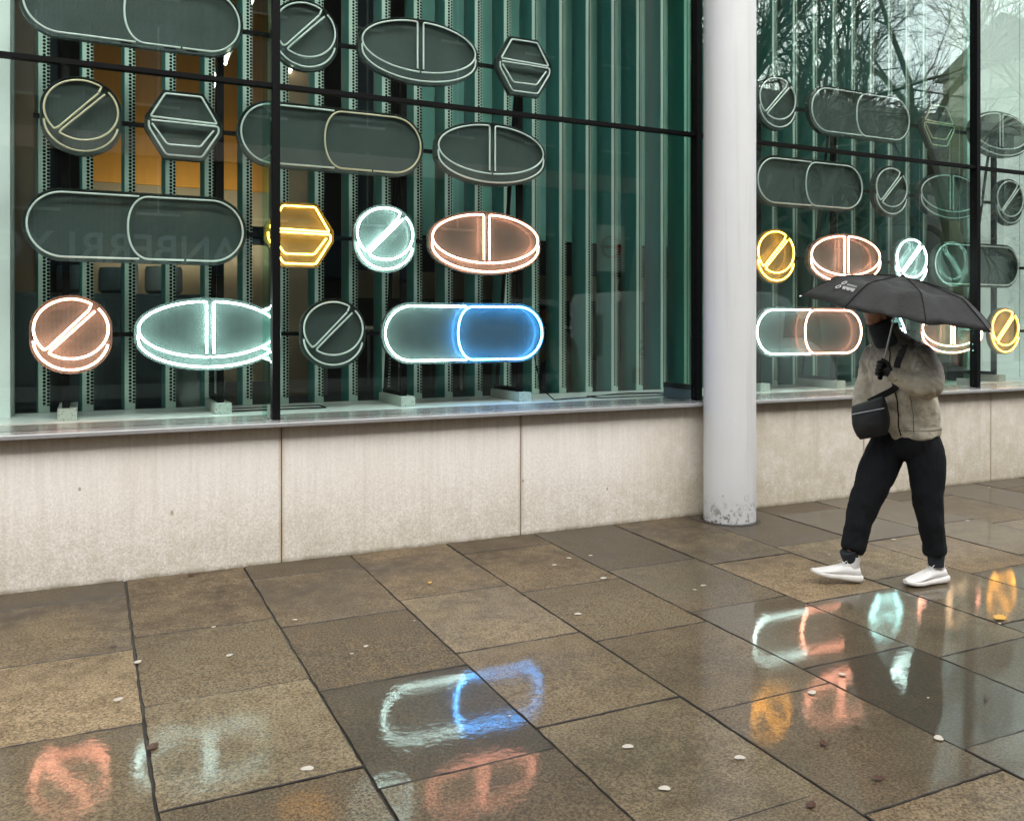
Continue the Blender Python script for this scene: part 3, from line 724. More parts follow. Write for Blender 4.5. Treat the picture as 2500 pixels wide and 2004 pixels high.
# ---------------------------------------------------------------- street side (seen in the glass)
def text_mesh(body, size, mat, parent, loc, rot, ext=.01, name='lettering'):
    cu = bpy.data.curves.new('txt', 'FONT'); cu.body = body; cu.size = size; cu.extrude = ext; cu.align_x = 'CENTER'; cu.offset = size*.012
    o = bpy.data.objects.new('txt', cu); COL.objects.link(o)
    dg = bpy.context.evaluated_depsgraph_get(); me = bpy.data.meshes.new_from_object(o.evaluated_get(dg))
    bpy.data.objects.remove(o); me.name = name; me.materials.clear(); me.materials.append(M[mat])
    n = bpy.data.objects.new(name, me); COL.objects.link(n); n.parent = parent; n.location = loc; n.rotation_euler = rot
    return n
def terrace(name, label, x0, x1, y, h, wall, nwin, floors, roof, trim=True, win='window_dark'):
    b = thing(name, label, 'building', (x0, y, -.12)); w = x1-x0
    boxpart('wall', wall, b, 0, w, -8, 0, 0, h)
    fh = (h-4.5)/floors
    for fl in range(floors):
        for i in range(nwin):
            cx = w*(i+.5)/nwin; z = 4.9+fl*fh
            wn = MB().box(cx-.55, cx+.55, .001, .04, z+.3, z+fh-.6).build('window', win, b)
            mb = MB(); mb.box(cx-.62, cx+.62, .041, .09, z+.22, z+.3); mb.box(cx-.03, cx+.03, .041, .06, z+.3, z+fh-.6)
            mb.build('window_frame', 'pale_render', wn)
    if trim:
        boxpart('string_course', 'facade_trim', b, 0, w, .002, .22, 6.9, 7.5)
    boxpart('cornice', 'pale_render', b, 0, w, .002, .35, h-.4, h)
    if roof == 'slate':
        mb = MB(); mb.rings([[(-.2, .5, h+.001), (-.2, -8.5, h+.001), (-.2, -4, h+3)], [(w+.2, .5, h+.001), (w+.2, -8.5, h+.001), (w+.2, -4, h+3)]]); mb.build('roof', 'slate', b)
        for cx in (w*.2, w*.7): boxpart('chimney', 'facade', b, cx, cx+1.4, -4.6, -3.4, h+1.5, h+4.6)
    return b
tb = terrace('terrace_building', 'tall dark brick building across the street mirrored behind the left signs', -26, 20, -16.2, 21, 'facade', 14, 5, 'flat')
fa = boxpart('shop_fascia', 'fascia', tb, 18, 36, .01, .25, 3.35, 4.9)
text_mesh('CRANBERRI YO', 1.22, 'sign_letter', tb, (27.6, .26, 3.66), (R(90), 0, pi), .02)
tb2 = terrace('terrace_building', 'low pale building across the street mirrored under the trees', 20.05, 42, -16.2, 11.7, 'pale_render', 8, 1, 'flat', trim=False)
terrace('terrace_building', 'tall pale house with chimneys mirrored at the right edge', 48, 64, -17, 17, 'pale_render', 5, 3, 'slate', trim=False)
hd = thing('ivy_wall', 'dark ivy covered gable mirrored beside the right mullion', 'wall', (42.1, -16.2, -.12))
mb = MB(); mb.rings([[(0, y, 0), (5.6, y, 0), (5.6, y, 15.5), (3.2, y, 14.6), (1.5, y, 12.2), (0, y, 9.5)] for y in (-6, 0)]); mb.build('gable', 'ivy', hd)
gg = random.Random(12); mb = MB()
for i in range(1500):
    x = gg.uniform(-.6, 5.8); zt = 9.5+min(max(x, 0), 4)*1.5; z = gg.uniform(3, zt+.7)
    p = Vector((x, gg.uniform(.02, .5), z)); q = Matrix.Rotation(gg.random()*6, 4, Vector((gg.random(), gg.random(), gg.random()+.1)).normalized())
    s_ = gg.uniform(.12, .3); mb.poly([p+(q @ Vector(c))*s_ for c in ((-1, -1, 0), (1, -1, 0), (.6, 1, .3), (-1, .6, .2))])
mb.build('ivy_leaves', 'ivy', hd)

def tree(loc, h, seed, label, lean=0):
    g = random.Random(seed)
    t = thing('plane_tree', label, 'tree', loc, group='bare plane trees across the street')
    mb = MB(); ms = MB()
    def branch(p, d, L, r, lev):
        n = 6 if lev < 3 else 4; pts = [p]; rs = [r]; q = Vector(p); dd = Vector(d)
        for i in range(n):
            dd = (dd+Vector((g.gauss(0, .15), g.gauss(0, .15), g.gauss(.03, .13)))*(1.1 if lev else .3)).normalized()
            q = q+dd*L/n; pts.append(q.copy()); rs.append(max(.007, r*(1-.62*(i+1)/n)))
        (mb if lev < 2 else ms).tube(pts, rs, 7 if lev < 2 else (4 if lev < 4 else 3), caps=False)
        if lev >= 5: return
        kids = {0: 5, 1: 5, 2: 5, 3: 4, 4: 4}[lev]
        for k in range(kids):
            i = g.randint(max(1, int(n*.35)), n); bp = pts[i]; br = rs[i]
            ax = Vector((g.gauss(0, 1), g.gauss(0, 1), g.gauss(0, .5))).normalized()
            nd = (Matrix.Rotation(g.uniform(.45, 1.05), 3, ax) @ dd); nd.z += .18; nd.normalize()
            branch(bp, nd, L*g.uniform(.52, .78), br*.72, lev+1)
    branch(Vector((0, 0, 0)), Vector((lean, 0, 1)).normalized(), h*.50, h*.022, 0)
    mb.build('trunk', 'bark', t, smooth=True); ms.build('crown', 'bark', t)
    return t
tspec = [((17.5, -13.5), 20, 'plane tree mirrored at the top of the glass left of the column'), ((21.5, -14), 21, 'dense twiggy tree mirrored just right of the column'),
         ((25.5, -13.2), 22, 'plane tree with long arching boughs mirrored above the first unlit capsule'), ((30.0, -14), 21, 'thin forked tree mirrored above the unlit capsule'),
         ((34.5, -13), 23, 'pale tall forked trunk mirrored in the middle of the right window'), ((41, -13.4), 20, 'small twiggy tree mirrored beside the right mullion'),
         ((50, -13), 21, 'spreading tree mirrored at the right edge')]
for i, ((x, y), h, lb) in enumerate(tspec): tree((x, y, -.15), h, 31+i, lb)

def van():
    v = thing('delivery_van', 'white delivery van parked at the kerb, seen only as a reflection', 'van', (9.3, -1.75, -.235), 0)
    prof = [(0, .35), (0, 2.35), (.12, 2.55), (3.9, 2.6), (4.35, 2.45), (4.95, 1.55), (5.6, 1.2), (5.75, .95), (5.78, .4), (5.5, .32)]
    rg = []
    for y, k in ((0, .96), (-.06, 1), (-1.94, 1), (-2.0, .96)):
        rg.append([(2.9+(x-2.9)*k, y, .3+(z-.3)*k) for x, z in prof])
    MB().rings(rg).build('body', 'van_white', v, smooth=True, sharp=35)
    MB().rings([[(4.15, y, 1.62), (4.22, y, 2.3), (4.42, y, 2.28), (4.86, y, 1.62)] for y in (.012, .004)]).build('side_window', 'window_dark', v)
    for x in (1.05, 4.75):
        w = MB().tube([(x, -.02, .33), (x, -.24, .33)], .34, 28).build('wheel', 'tyre', v, smooth=True)
        MB().tube([(x, .0, .33), (x, -.02, .33)], .2, 20).build('rim', 'grey_metal', w, smooth=True)
    for x in (2.7, 4.05): boxpart('door_seam', 'grey_metal', v, x, x+.012, .001, .006, .45, 2.4)
    text_mesh('LONDON', .42, 'van_text', v, (1.45, .008, 1.75), (R(90), 0, pi), .002)
    text_mesh('LOGISTICS', .42, 'van_text', v, (1.45, .008, 1.3), (R(90), 0, pi), .002)
    mb = MB(); mb.box(.3, .5, .004, .008, .75, 1.05); mb.box(.9, 1.0, .004, .008, .7, 1.1); mb.build('red_marking', 'van_red', v)
van()
bs = thing('bus_stop', 'bus stop flag with a ring sign on a pole, seen only as a reflection', 'bus stop', (8.3, -1.05, gz(-1.05)))
MB().tube([(0, 0, 0), (0, 0, 3.7)], .045, 12).build('pole', 'grey_metal', bs, smooth=True)
boxpart('flag', 'van_white', bs, .06, .66, -.02, .02, 2.75, 3.6, bevel=.005)
mb = MB(); mb.tube([(.36+.19*cos(2*pi*k/28), .026, 3.2+.19*sin(2*pi*k/28)) for k in range(28)], .022, 6, True); mb.box(.12, .60, .022, .04, 3.17, 3.23); mb.build('ring_emblem', 'van_red', bs, smooth=True)
boxpart('timetable', 'pale_render', bs, -.16, .16, .046, .07, 1.2, 1.95)
# ---------------------------------------------------------------- the walking person
def remeshed(mb, name, mat, parent, voxel=.010, smooth=4, disp=None, fac=.5):
    """closed overlapping lofts -> one continuous skin"""
    o = mb.build(name, mat, None)
    m = o.modifiers.new('r', 'REMESH'); m.mode = 'VOXEL'; m.voxel_size = voxel; m.use_smooth_shade = True
    s = o.modifiers.new('s', 'SMOOTH'); s.iterations = smooth; s.factor = fac
    dg = bpy.context.evaluated_depsgraph_get(); dg.update()
    me = bpy.data.meshes.new_from_object(o.evaluated_get(dg)); me.name = name
    bpy.data.objects.remove(o)
    if disp:
        me.update(); nrm = [v.normal.copy() for v in me.vertices]
        for v, n_ in zip(me.vertices, nrm): v.co += n_*disp(v.co)
    me.polygons.foreach_set('use_smooth', [True]*len(me.polygons))
    n = bpy.data.objects.new(name, me); COL.objects.link(n); n.parent = parent
    if not me.materials: me.materials.append(M[mat])
    return n
def limb(mb, pts, n=18, steps=5):
    """pts: (x,y,z, rx, ry) horizontal-ish rings following a Catmull-Rom spine; rx/ry half sizes"""
    P = [Vector(p[:3]) for p in pts]; S = [(p[3], p[4] if len(p) > 4 else p[3]) for p in pts]
    def cr(a, b, c, d, t): return .5*((2*b)+(c-a)*t+(2*a-5*b+4*c-d)*t*t+(3*b-a-3*c+d)*t**3)
    sp, sz = [], []
    for i in range(len(P)-1):
        a, b, c, d = P[max(i-1, 0)], P[i], P[i+1], P[min(i+2, len(P)-1)]
        A, B, C, D = S[max(i-1, 0)], S[i], S[i+1], S[min(i+2, len(P)-1)]
        for k in range(steps):
            t = k/steps; sp.append(cr(a, b, c, d, t)); sz.append((cr(A[0], B[0], C[0], D[0], t), cr(A[1], B[1], C[1], D[1], t)))
    sp.append(P[-1]); sz.append(S[-1]); rg = []
    for i, p in enumerate(sp):
        t = (sp[min(i+1, len(sp)-1)]-sp[max(i-1, 0)]).normalized()
        side = Vector((0, 1, 0)); side = (side-t*side.dot(t))
        if side.length < .3: side = Vector((1, 0, 0))-t*t.x
        side.normalize(); fw = side.cross(t)
        rg.append([p+fw*sz[i][0]*cos(2*pi*k/n)+side*sz[i][1]*sin(2*pi*k/n) for k in range(n)])
    mb.rings(rg); return mb
def ball(mb, c, r, n=14):
    c = Vector(c); rx, ry, rz = r; rg = []
    for i in range(n+1):
        a = pi*i/n; a = min(max(a, .05), pi-.05)
        rg.append([c+Vector((rx*sin(a)*cos(2*pi*k/20), ry*sin(a)*sin(2*pi*k/20), -rz*cos(a))) for k in range(20)])
    mb.rings(rg); return mb
def folds(amp, f=(9, 9, 22), seed=0, extra=None):
    def fn(p):
        q = Vector((p.x*f[0]+seed, p.y*f[1], p.z*f[2]))
        a = abs(noise.noise(q))**.6; b = abs(noise.noise(q*2.1+Vector((5, 3, 1))))**.65
        d = amp*(a*1.5+b*.7-.85)*(min(1, max(.15, (p.z-.93)/.10)) if amp > .0112 else 1)
        return d+(extra(p) if extra else 0)
    return fn

per = thing('person', 'person in a khaki rain jacket and black joggers walking left under an umbrella', 'person', (0, 0, 0))
# umbrella geometry shared with the grip of the hand
AP = Vector((4.464, 3.788, 1.9403)); AX = Vector((.06785, -.21475, .97431)); AU = Vector((.99758, 0, -.06947)); AV = Vector((.01492, .97667, .21423))
GR = AP-AX*.585     # middle of the grip
# body (head, neck, torso, limbs) - one skin, mostly under clothing
b = MB(); HC = Vector((4.602, 4.10, 1.765)); F = Vector((-1, 0, -.12)).normalized()
ball(b, HC+Vector((.012, 0, .02)), (.098, .077, .105)); ball(b, HC+Vector((-.045, 0, -.045)), (.055, .058, .072)); ball(b, HC+Vector((-.07, 0, -.098)), (.030, .034, .024))
ball(b, HC+Vector((-.100, 0, -.018)), (.020, .013, .018)); ball(b, HC+Vector((-.088, 0, .018)), (.014, .045, .012)); ball(b, HC+Vector((-.093, 0, -.062)), (.012, .024, .010))
for sy in (-1, 1):
    ball(b, HC+Vector((.012, sy*.077, -.012)), (.018, .010, .030)); ball(b, HC+Vector((-.066, sy*.036, -.035)), (.024, .022, .022))
limb(b, [(4.625, 4.10, 1.70, .052), (4.665, 4.10, 1.60, .050), (4.71, 4.10, 1.50, .050, .06), (4.77, 4.10, 1.40, .075, .12), (4.82, 4.10, 1.2, .08, .12), (4.84, 4.09, 1.02, .08, .13), (4.85, 4.09, .90, .08, .13)])
limb(b, [(4.80, 4.18, .92, .08), (4.70, 4.19, .70, .07), (4.60, 4.20, .50, .05), (4.53, 4.21, .33, .045), (4.495, 4.215, .17, .033), (4.49, 4.218, .14, .030)])
limb(b, [(4.86, 4.0, .92, .08), (4.88, 3.98, .68, .07), (4.885, 3.97, .47, .05), (4.92, 3.965, .3, .045), (4.955, 3.965, .15, .033), (4.965, 3.965, .12, .030)])
limb(b, [(4.775, 3.98, 1.42, .035), (4.735, 3.86, 1.36, .033), (4.68, 3.80, 1.30, .03), (4.62, 3.79, 1.275, .028), (4.56, 3.82, 1.30, .026), (4.475, 3.89, 1.345, .020)])
limb(b, [(4.78, 4.22, 1.42, .035), (4.785, 4.31, 1.32, .033), (4.775, 4.335, 1.2, .03), (4.70, 4.30, 1.10, .027), (4.61, 4.25, 1.02, .022)])
body = remeshed(b, 'body', 'skin', per, .008, 3)
for sy in (-1, 1):
    e = MB(); ball(e, HC+Vector((-.0865, sy*.030, -.002)), (.010, .012, .009), 8); e.build('eye', 'black_gloss', per, smooth=True)
hb = MB(); ball(hb, HC+Vector((.026, 0, .034)), (.102, .085, .104)); ball(hb, HC+Vector((.05, 0, -.04)), (.065, .072, .07)); ball(hb, HC+Vector((-.04, 0, .085)), (.06, .06, .035))
remeshed(hb, 'hair', 'hair', per, .009, 2, folds(.006, (60, 60, 25)))
# dark snood / raised collar lining round the chin
sb = MB(); limb(sb, [(4.60, 4.10, 1.675, .066, .070), (4.625, 4.10, 1.63, .078, .078), (4.66, 4.10, 1.58, .080, .082), (4.69, 4.10, 1.53, .08, .09)])
remeshed(sb, 'neck_warmer', 'rib_cuff', per, .009, 3, folds(.004, (20, 20, 60)))
# jacket
jb = MB()
limb(jb, [(4.885, 4.115, .915, .150, .225), (4.88, 4.115, .95, .158, .232), (4.865, 4.11, 1.08, .158, .228), (4.835, 4.11, 1.22, .150, .220), (4.80, 4.105, 1.34, .150, .222), (4.775, 4.10, 1.43, .142, .215), (4.745, 4.10, 1.50, .115, .165), (4.715, 4.10, 1.545, .092, .115), (4.69, 4.10, 1.585, .082, .092), (4.665, 4.10, 1.64, .080, .088)], 28)
limb(jb, [(4.78, 4.05, 1.46, .085), (4.775, 3.93, 1.455, .085), (4.745, 3.85, 1.38, .084), (4.69, 3.785, 1.31, .082), (4.635, 3.765, 1.27, .078), (4.575, 3.80, 1.285, .068), (4.525, 3.845, 1.315, .056), (4.49, 3.875, 1.335, .046)], 20)
limb(jb, [(4.78, 4.16, 1.46, .085), (4.775, 4.27, 1.45, .080), (4.79, 4.325, 1.36, .076), (4.78, 4.35, 1.24, .074), (4.745, 4.35, 1.16, .072), (4.69, 4.31, 1.09, .064), (4.64, 4.27, 1.045, .050)], 20)
# hood lump behind the neck
ball(jb, (4.80, 4.10, 1.515), (.075, .13, .06))
def jf(p):
    d = 0
    # radial creases at the near elbow, drag lines from shoulder to hem
    e = (p-Vector((4.64, 3.80, 1.28))).length
    if e < .17: d += .011*(1-e/.17)*(abs(sin(p.x*48+p.z*62+p.y*20))**.6-.5)*2
    if p.z < 1.25 and p.y < 4.12: d += .0045*sin(p.x*38+p.y*52+p.z*20)
    if p.z < 1.0: d += .004*sin(p.z*30+p.x*26)
    return d
jk = remeshed(jb, 'jacket', 'jacket', per, .009, 4, folds(.0115, (6, 5, 7), 3, jf))
# zip placket and hem band following the jacket surface
def ray_to(o, origin, d):
    ok, loc, n_, _ = o.ray_cast(Vector(origin), Vector(d)); return (loc, n_) if ok else (None, None)
zp = MB(); pts = []
for i in range(30):
    z = .93+.62*i/29; l, n_ = ray_to(jk, (4.2, 4.055-.02*(1-i/29), z), (1, 0, 0))
    if l: pts.append(l+Vector((-.002, 0, 0)))
zp.tube(pts, .0045, 6); zp.build('zip', 'strap', per, smooth=True)
for pl in ([(4.2, 3.96, .95+.04*i, 1, 0) for i in range(7)], [(4.72+.02*i, 3.4, .965+.001*i, 0, 1) for i in range(13)]):
    pts = []
    for ox, oy, oz, dx, dy in pl:
        l, n_ = ray_to(jk, (ox, oy, oz), (dx, dy, 0))
        if l: pts.append(l+n_*.0002)
    if len(pts) > 2: MB().tube(pts, .0022, 5).build('seam', 'jacket_seam', per, smooth=True)
# near cuff
cf = MB(); limb(cf, [(4.497, 3.870, 1.332, .049), (4.475, 3.888, 1.343, .046), (4.462, 3.898, 1.348, .044)]); cf.build('cuff', 'jacket', per, smooth=True)
# trousers
tb_ = MB()
limb(tb_, [(4.865, 4.10, 1.00, .12, .17), (4.865, 4.10, .93, .130, .195), (4.86, 4.10, .84, .130, .19), (4.86, 4.10, .775, .10, .15)], 26)
limb(tb_, [(4.83, 4.175, .93, .115, .105), (4.775, 4.185, .82, .13, .115), (4.715, 4.195, .70, .132, .115), (4.655, 4.20, .59, .117, .105), (4.60, 4.205, .49, .105, .095), (4.558, 4.21, .38, .093, .085), (4.525, 4.215, .27, .083, .078), (4.505, 4.22, .19, .078, .074), (4.495, 4.22, .165, .064, .060)], 22)
limb(tb_, [(4.905, 4.03, .93, .110, .105), (4.91, 4.0, .82, .122, .118), (4.91, 3.985, .70, .118, .112), (4.905, 3.975, .58, .105, .098), (4.91, 3.97, .47, .092, .086), (4.925, 3.965, .36, .082, .078), (4.945, 3.965, .26, .076, .072), (4.962, 3.965, .175, .074, .070), (4.965, 3.965, .15, .058, .056)], 22)
def tf(p):
    return .0022*sin(p.z*40+p.x*30+p.y*25)*(1 if .3 < p.z < .6 else .3)
tr = remeshed(tb_, 'trousers', 'trouser', per, .009, 4, folds(.007, (8, 8, 5), 9, tf))
for c, a in (((4.485, 4.222, .125), (-.02, 0, .05)), ((4.972, 3.965, .115), (.0, 0, .05))):
    cb_ = MB(); c = Vector(c); a = Vector(a)
    limb(cb_, [(*(c-a*.75), .049, .047), (*c, .052, .050), (*(c+a), .056, .054)]); cb_.build('ribbed_cuff', 'rib_cuff', per, smooth=True)
# gloved left hand gripping the handle
def basis(d, hint):
    d = d.normalized(); s_ = (hint-d*hint.dot(d)).normalized(); return d, s_, d.cross(s_)
gl = MB(); wrist = Vector((4.472, 3.890, 1.345)); out = (wrist-GR); out = (out-AX*out.dot(AX)).normalized(); sd = AX.cross(out)
palm = GR+out*.034
limb(gl, [(*wrist, .030, .027), (*(wrist.lerp(palm, .5)), .032, .034), (*palm, .024, .040), (*(GR+out*.026+sd*.018), .020, .036)])
for i, hz in enumerate((.036, .013, -.011, -.033)):
    r_ = (.0108, .0112, .0108, .0095)[i]; o_ = []
    for k, an in enumerate((15, 55, 100, 145, 190, 232)):
        q = R(an+(3-i)*3); rad_ = .030 if k < 5 else .026
        o_.append(GR+AX*(hz+.004*sin(q))+out*cos(q)*rad_+sd*sin(q)*rad_)
    gl.tube(o_, [r_*1.1, r_*1.12, r_, r_*1.05, r_*.95, r_*.8], 10)
o_ = [GR+out*.034-sd*.012+AX*.02, GR+out*.022-sd*.028+AX*.045, GR-sd*.030+AX*.060-out*.006, GR-sd*.020+AX*.066-out*.026]
gl.tube(o_, [.014, .0125, .0115, .0095], 10)
remeshed(gl, 'glove', 'bag', per, .0032, 2)
# gloved right hand pushed towards the pocket behind the bag
g2 = MB(); limb(g2, [(4.645, 4.27, 1.05, .036, .034), (4.61, 4.245, 1.02, .030, .038), (4.585, 4.225, .985, .020, .040)])
for i in range(4):
    y = 4.20+.021*i; g2.tube([(4.59, y, .99), (4.575, y-.005, .955), (4.585, y-.01, .922-.006*(i % 2)), (4.60, y-.012, .905)], [.0115, .011, .010, .0085], 8)
g2.tube([(4.60, 4.20, 1.015), (4.575, 4.175, .985), (4.57, 4.17, .955)], [.013, .012, .010], 8)
remeshed(g2, 'glove', 'bag', per, .0045, 2)
# trainers
def shoe(loc, rz, pitch):
    s_ = thing('shoe', None, None, loc); s_.parent = per; s_.rotation_euler = (0, pitch, rz); s_.scale = (1.09, 1.05, 1.05)
    # local: x forward 0..0.30, z up; heel at origin. stored flipped so +x is toe
    prof = [(0.0, .030, .035, .060), (.010, .036, .030, .096), (.035, .040, .028, .108), (.07, .041, .028, .104), (.10, .040, .028, .098), (.135, .043, .028, .086), (.175, .049, .028, .070),
            (.215, .051, .028, .056), (.25, .047, .029, .046), (.28, .034, .031, .040), (.297, .014, .033, .036)]
    rg = []
    for x, w_, zb, zt in prof:
        ring = []
        for k in range(24):
            a = 2*pi*k/24; cz_, sz_ = cos(a), sin(a)
            yy = w_*math.copysign(abs(cz_)**.75, cz_); zz = (zb+zt)/2+(zt-zb)/2*math.copysign(abs(sz_)**(.8 if sz_ < 0 else 1.05), sz_)
            if sz_ > 0 and x < .13: yy *= 1-.28*sz_
            ring.append((x, yy-.004*sin(x*10), zz))
        rg.append(ring)
    up_ = MB().rings(rg).build('upper', 'shoe', s_, smooth=True)
    rg = []
    for x, w_, zb, zt in [(-.020, .022, .012, .040), (-.010, .038, .004, .048), (.02, .047, .0, .046), (.08, .046, .0, .040), (.14, .046, .001, .036), (.20, .054, .0, .036), (.25, .052, .004, .038), (.285, .038, .012, .042), (.305, .016, .022, .042)]:
        ring = []
        for k in range(20):
            a = 2*pi*k/20; ca, sa = cos(a), sin(a)
            ring.append((x, w_*math.copysign(abs(ca)**.6, ca)-.004*sin(x*10), (zb+zt)/2+(zt-zb)/2*math.copysign(abs(sa)**.6, sa)))
        rg.append(ring)
    MB().rings(rg).build('sole', 'shoe_sole', s_, smooth=True)
    rg = [[(.052+.040*cos(2*pi*k/20), .029*sin(2*pi*k/20), z) for k in range(20)] for z in (.085, .105)]
    MB().rings(rg, caps=False).build('collar', 'shoe', s_, smooth=True)
    mb = MB()
    for i in range(6):
        x = .088+.016*i; z = .106-.0055*i-.0007*i*i
        mb.tube([(x, -.026, z-.012), (x+.004, -.012, z+.002), (x+.008, 0, z+.005), (x+.004, .012, z+.002), (x, .026, z-.012)], .0028, 6)
    mb.tube([(.088, -.004, .112), (.10, -.03, .122), (.125, -.036, .105), (.10, -.012, .112)], .0022, 6); mb.tube([(.088, .004, .112), (.11, .03, .120), (.135, .025, .098)], .0022, 6)
    mb.build('laces', 'shoe', s_, smooth=True)
    rg = [[(.048+r_*cos(2*pi*k/18), r_*.86*sin(2*pi*k/18), z) for k in range(18)] for z, r_ in ((.07, .040), (.11, .039), (.15, .040))]
    MB().rings(rg).build('sock', 'sock', s_, smooth=True)
    return s_
shoe((4.522, 4.195, gz(4.2)+.004), pi-R(17), -R(10))
shoe((5.045, 3.962, gz(3.96)+.003), pi-R(4), -R(0))
# ---------------------------------------------------------------- umbrella
um = thing('umbrella', 'black compact umbrella tilted over the walking person', 'umbrella', (0, 0, 0))
Rr, Hh, R1, H1, PH = .5702, .2162, .3756, .0625, 2.5816
def pol(r_, h, a): return AP-AX*h+(AU*cos(a)+AV*sin(a))*r_
NR, NS = 14, 12; top, cnt = [], 0
mb = MB()
def hgt(r_):  # rib profile with its folding joint
    if r_ < R1: return H1*(r_/R1)**1.35
    t = (r_-R1)/(Rr-R1); return H1+(Hh-H1)*(t*.86+t*t*.14)
rows = []
gg = random.Random(4)
for i in range(NR+1):
    row = []
    fr_ = i/NR
    for k in range(8*NS):
        ph = PH+2*pi*k/(8*NS); u = (k % NS)/NS; s4 = 4*u*(1-u)
        # between ribs the cloth runs straight across and is cut in at the hem
        edge = cos(pi/8)/cos((u-.5)*pi/4)
        rr_ = Rr*fr_*(edge*(1-.035*s4*fr_))
        h = hgt(Rr*fr_)
        sag = .026*s4*fr_**1.2 + .012*s4*sin(fr_*pi*2.2)
        cr_ = .0045*noise.noise(Vector((cos(ph)*5*fr_+3, sin(ph)*5*fr_, fr_*4)))*4*s4+.004*noise.noise(Vector((cos(ph)*13*fr_+3, sin(ph)*13*fr_, 2)))
        row.append(pol(rr_, h+.020*s4*sin(pi*min(1, fr_*1.05))-.006*s4*fr_**4+cr_, ph))
    rows.append(row)
mb.rings(rows, caps=False)
can = mb.build('canopy', 'umbrella', um, smooth=True, sharp=60)
so_ = can.modifiers.new('t', 'SOLIDIFY'); so_.thickness = .0012
for k in range(8):
    a = PH+k*pi/4
    rb = MB().tube([pol(.012, .012, a), pol(R1*.5, hgt(R1*.5)+.012, a), pol(R1, H1+.010, a), pol(R1+.01, H1+.016, a), pol((R1+Rr)/2, hgt((R1+Rr)/2)+.010, a), pol(Rr*.995, Hh+.003, a)], .0018, 5).build('rib', 'chrome', um, smooth=True)
    MB().tube([pol(.012, .20, a), pol(R1*.62, hgt(R1*.62)+.013, a)], .0016, 5).build('strut', 'black', rb)
    MB().tube([pol(Rr*q/12, hgt(Rr*q/12)-.0016, a) for q in range(1, 13)], .0026, 5).build('seam', 'black', um, smooth=True)
    MB().tube([pol(Rr*.985, Hh, a), pol(Rr*1.012, Hh+.006, a)], .0032, 6).build('rib_tip', 'chrome', um, smooth=True)
MB().tube([AP-AX*.53, AP-AX*.25], .0052, 10).build('shaft', 'grey_metal', um, smooth=True)
MB().tube([AP-AX*.2501, AP+AX*.004], .0042, 10).build('shaft', 'grey_metal', um, smooth=True)
MB().tube([AP-AX*.215, AP-AX*.19], .011, 10).build('runner', 'black', um, smooth=True)
MB().tube([AP-AX*.002, AP+AX*.004, AP+AX*.014], [.016, .010, .005], 12).build('ferrule', 'black', um, smooth=True)
MB().tube([AP-AX*.651, AP-AX*.645, AP-AX*.60, AP-AX*.56, AP-AX*.535, AP-AX*.5299], [.008, .0145, .016, .015, .014, .008], 14).build('handle', 'black', um, smooth=True)
# pale printed mark on the leftmost panel: two small rings over lines of lettering
def onpanel(u, f_):   # between rib 0 and rib 1
    a = PH+u*pi/4; return pol(Rr*f_*cos(pi/8)/cos((u-.5)*pi/4), hgt(Rr*f_)-.004, a)
mk = MB()
def stroke(pts, r_=.0022): mk.tube([onpanel(*p) for p in pts], r_, 5)
for cu, cf_ in ((.44, .735), (.44, .80)):
    stroke([(cu+.045*cos(2*pi*k/10), cf_+.024*sin(2*pi*k/10)) for k in range(11)], .0028)
for i, (a0, a1) in enumerate([(.52, .60), (.515, .60), (.525, .59)]):
    pass
for j_ in range(9):
    u0 = .55+.038*j_; stroke([(u0, .775), (u0+.016, .815 if j_ % 3 else .80)], .0024)
    if j_ % 2: stroke([(u0, .795), (u0+.028, .80)], .0020)
for j_ in range(7): stroke([(.57+.042*j_, .735), (.585+.042*j_, .757)], .0015)
mk.build('printed_mark', 'logo', um)
# ---------------------------------------------------------------- bag
bg_ = thing('crossbody_bag', 'black crossbody bag hanging in front of the walking person', 'bag', (0, 0, 0))
mb = MB(); BC = Vector((4.50, 4.07, 1.045)); rot = Matrix.Rotation(R(-52), 3, 'Z') @ Matrix.Rotation(R(-14), 3, 'Y')
rg = []
for i in range(15):
    t = -1+2*i/14; ww = .116*(1-.30*max(0, -t)**2.2-.12*max(0, t)**2); dd = .052*(1-abs(t)**3*.75)
    ring = []
    for k in range(28):
        a = 2*pi*k/28; ca, sa = cos(a), sin(a)
        p = Vector((ww*math.copysign(abs(ca)**.7, ca)+.012*t, dd*math.copysign(abs(sa)**.8, sa), .115*t+.012*ca*(1 if t > 0 else 0)))
        p += Vector((0, 1, 0))*.006*noise.noise(p*22)
        ring.append(BC+rot @ p)
    rg.append(ring)
mb.rings(rg); mb.build('pouch', 'bag', bg_, smooth=True, sharp=60)
mb = MB(); mb.tube([BC+rot @ Vector((x, -.056-.002*cos(x*20), .055)) for x in (-.10, -.05, 0, .05, .10)], .004, 6); mb.build('zip', 'grey_metal', bg_, smooth=True)
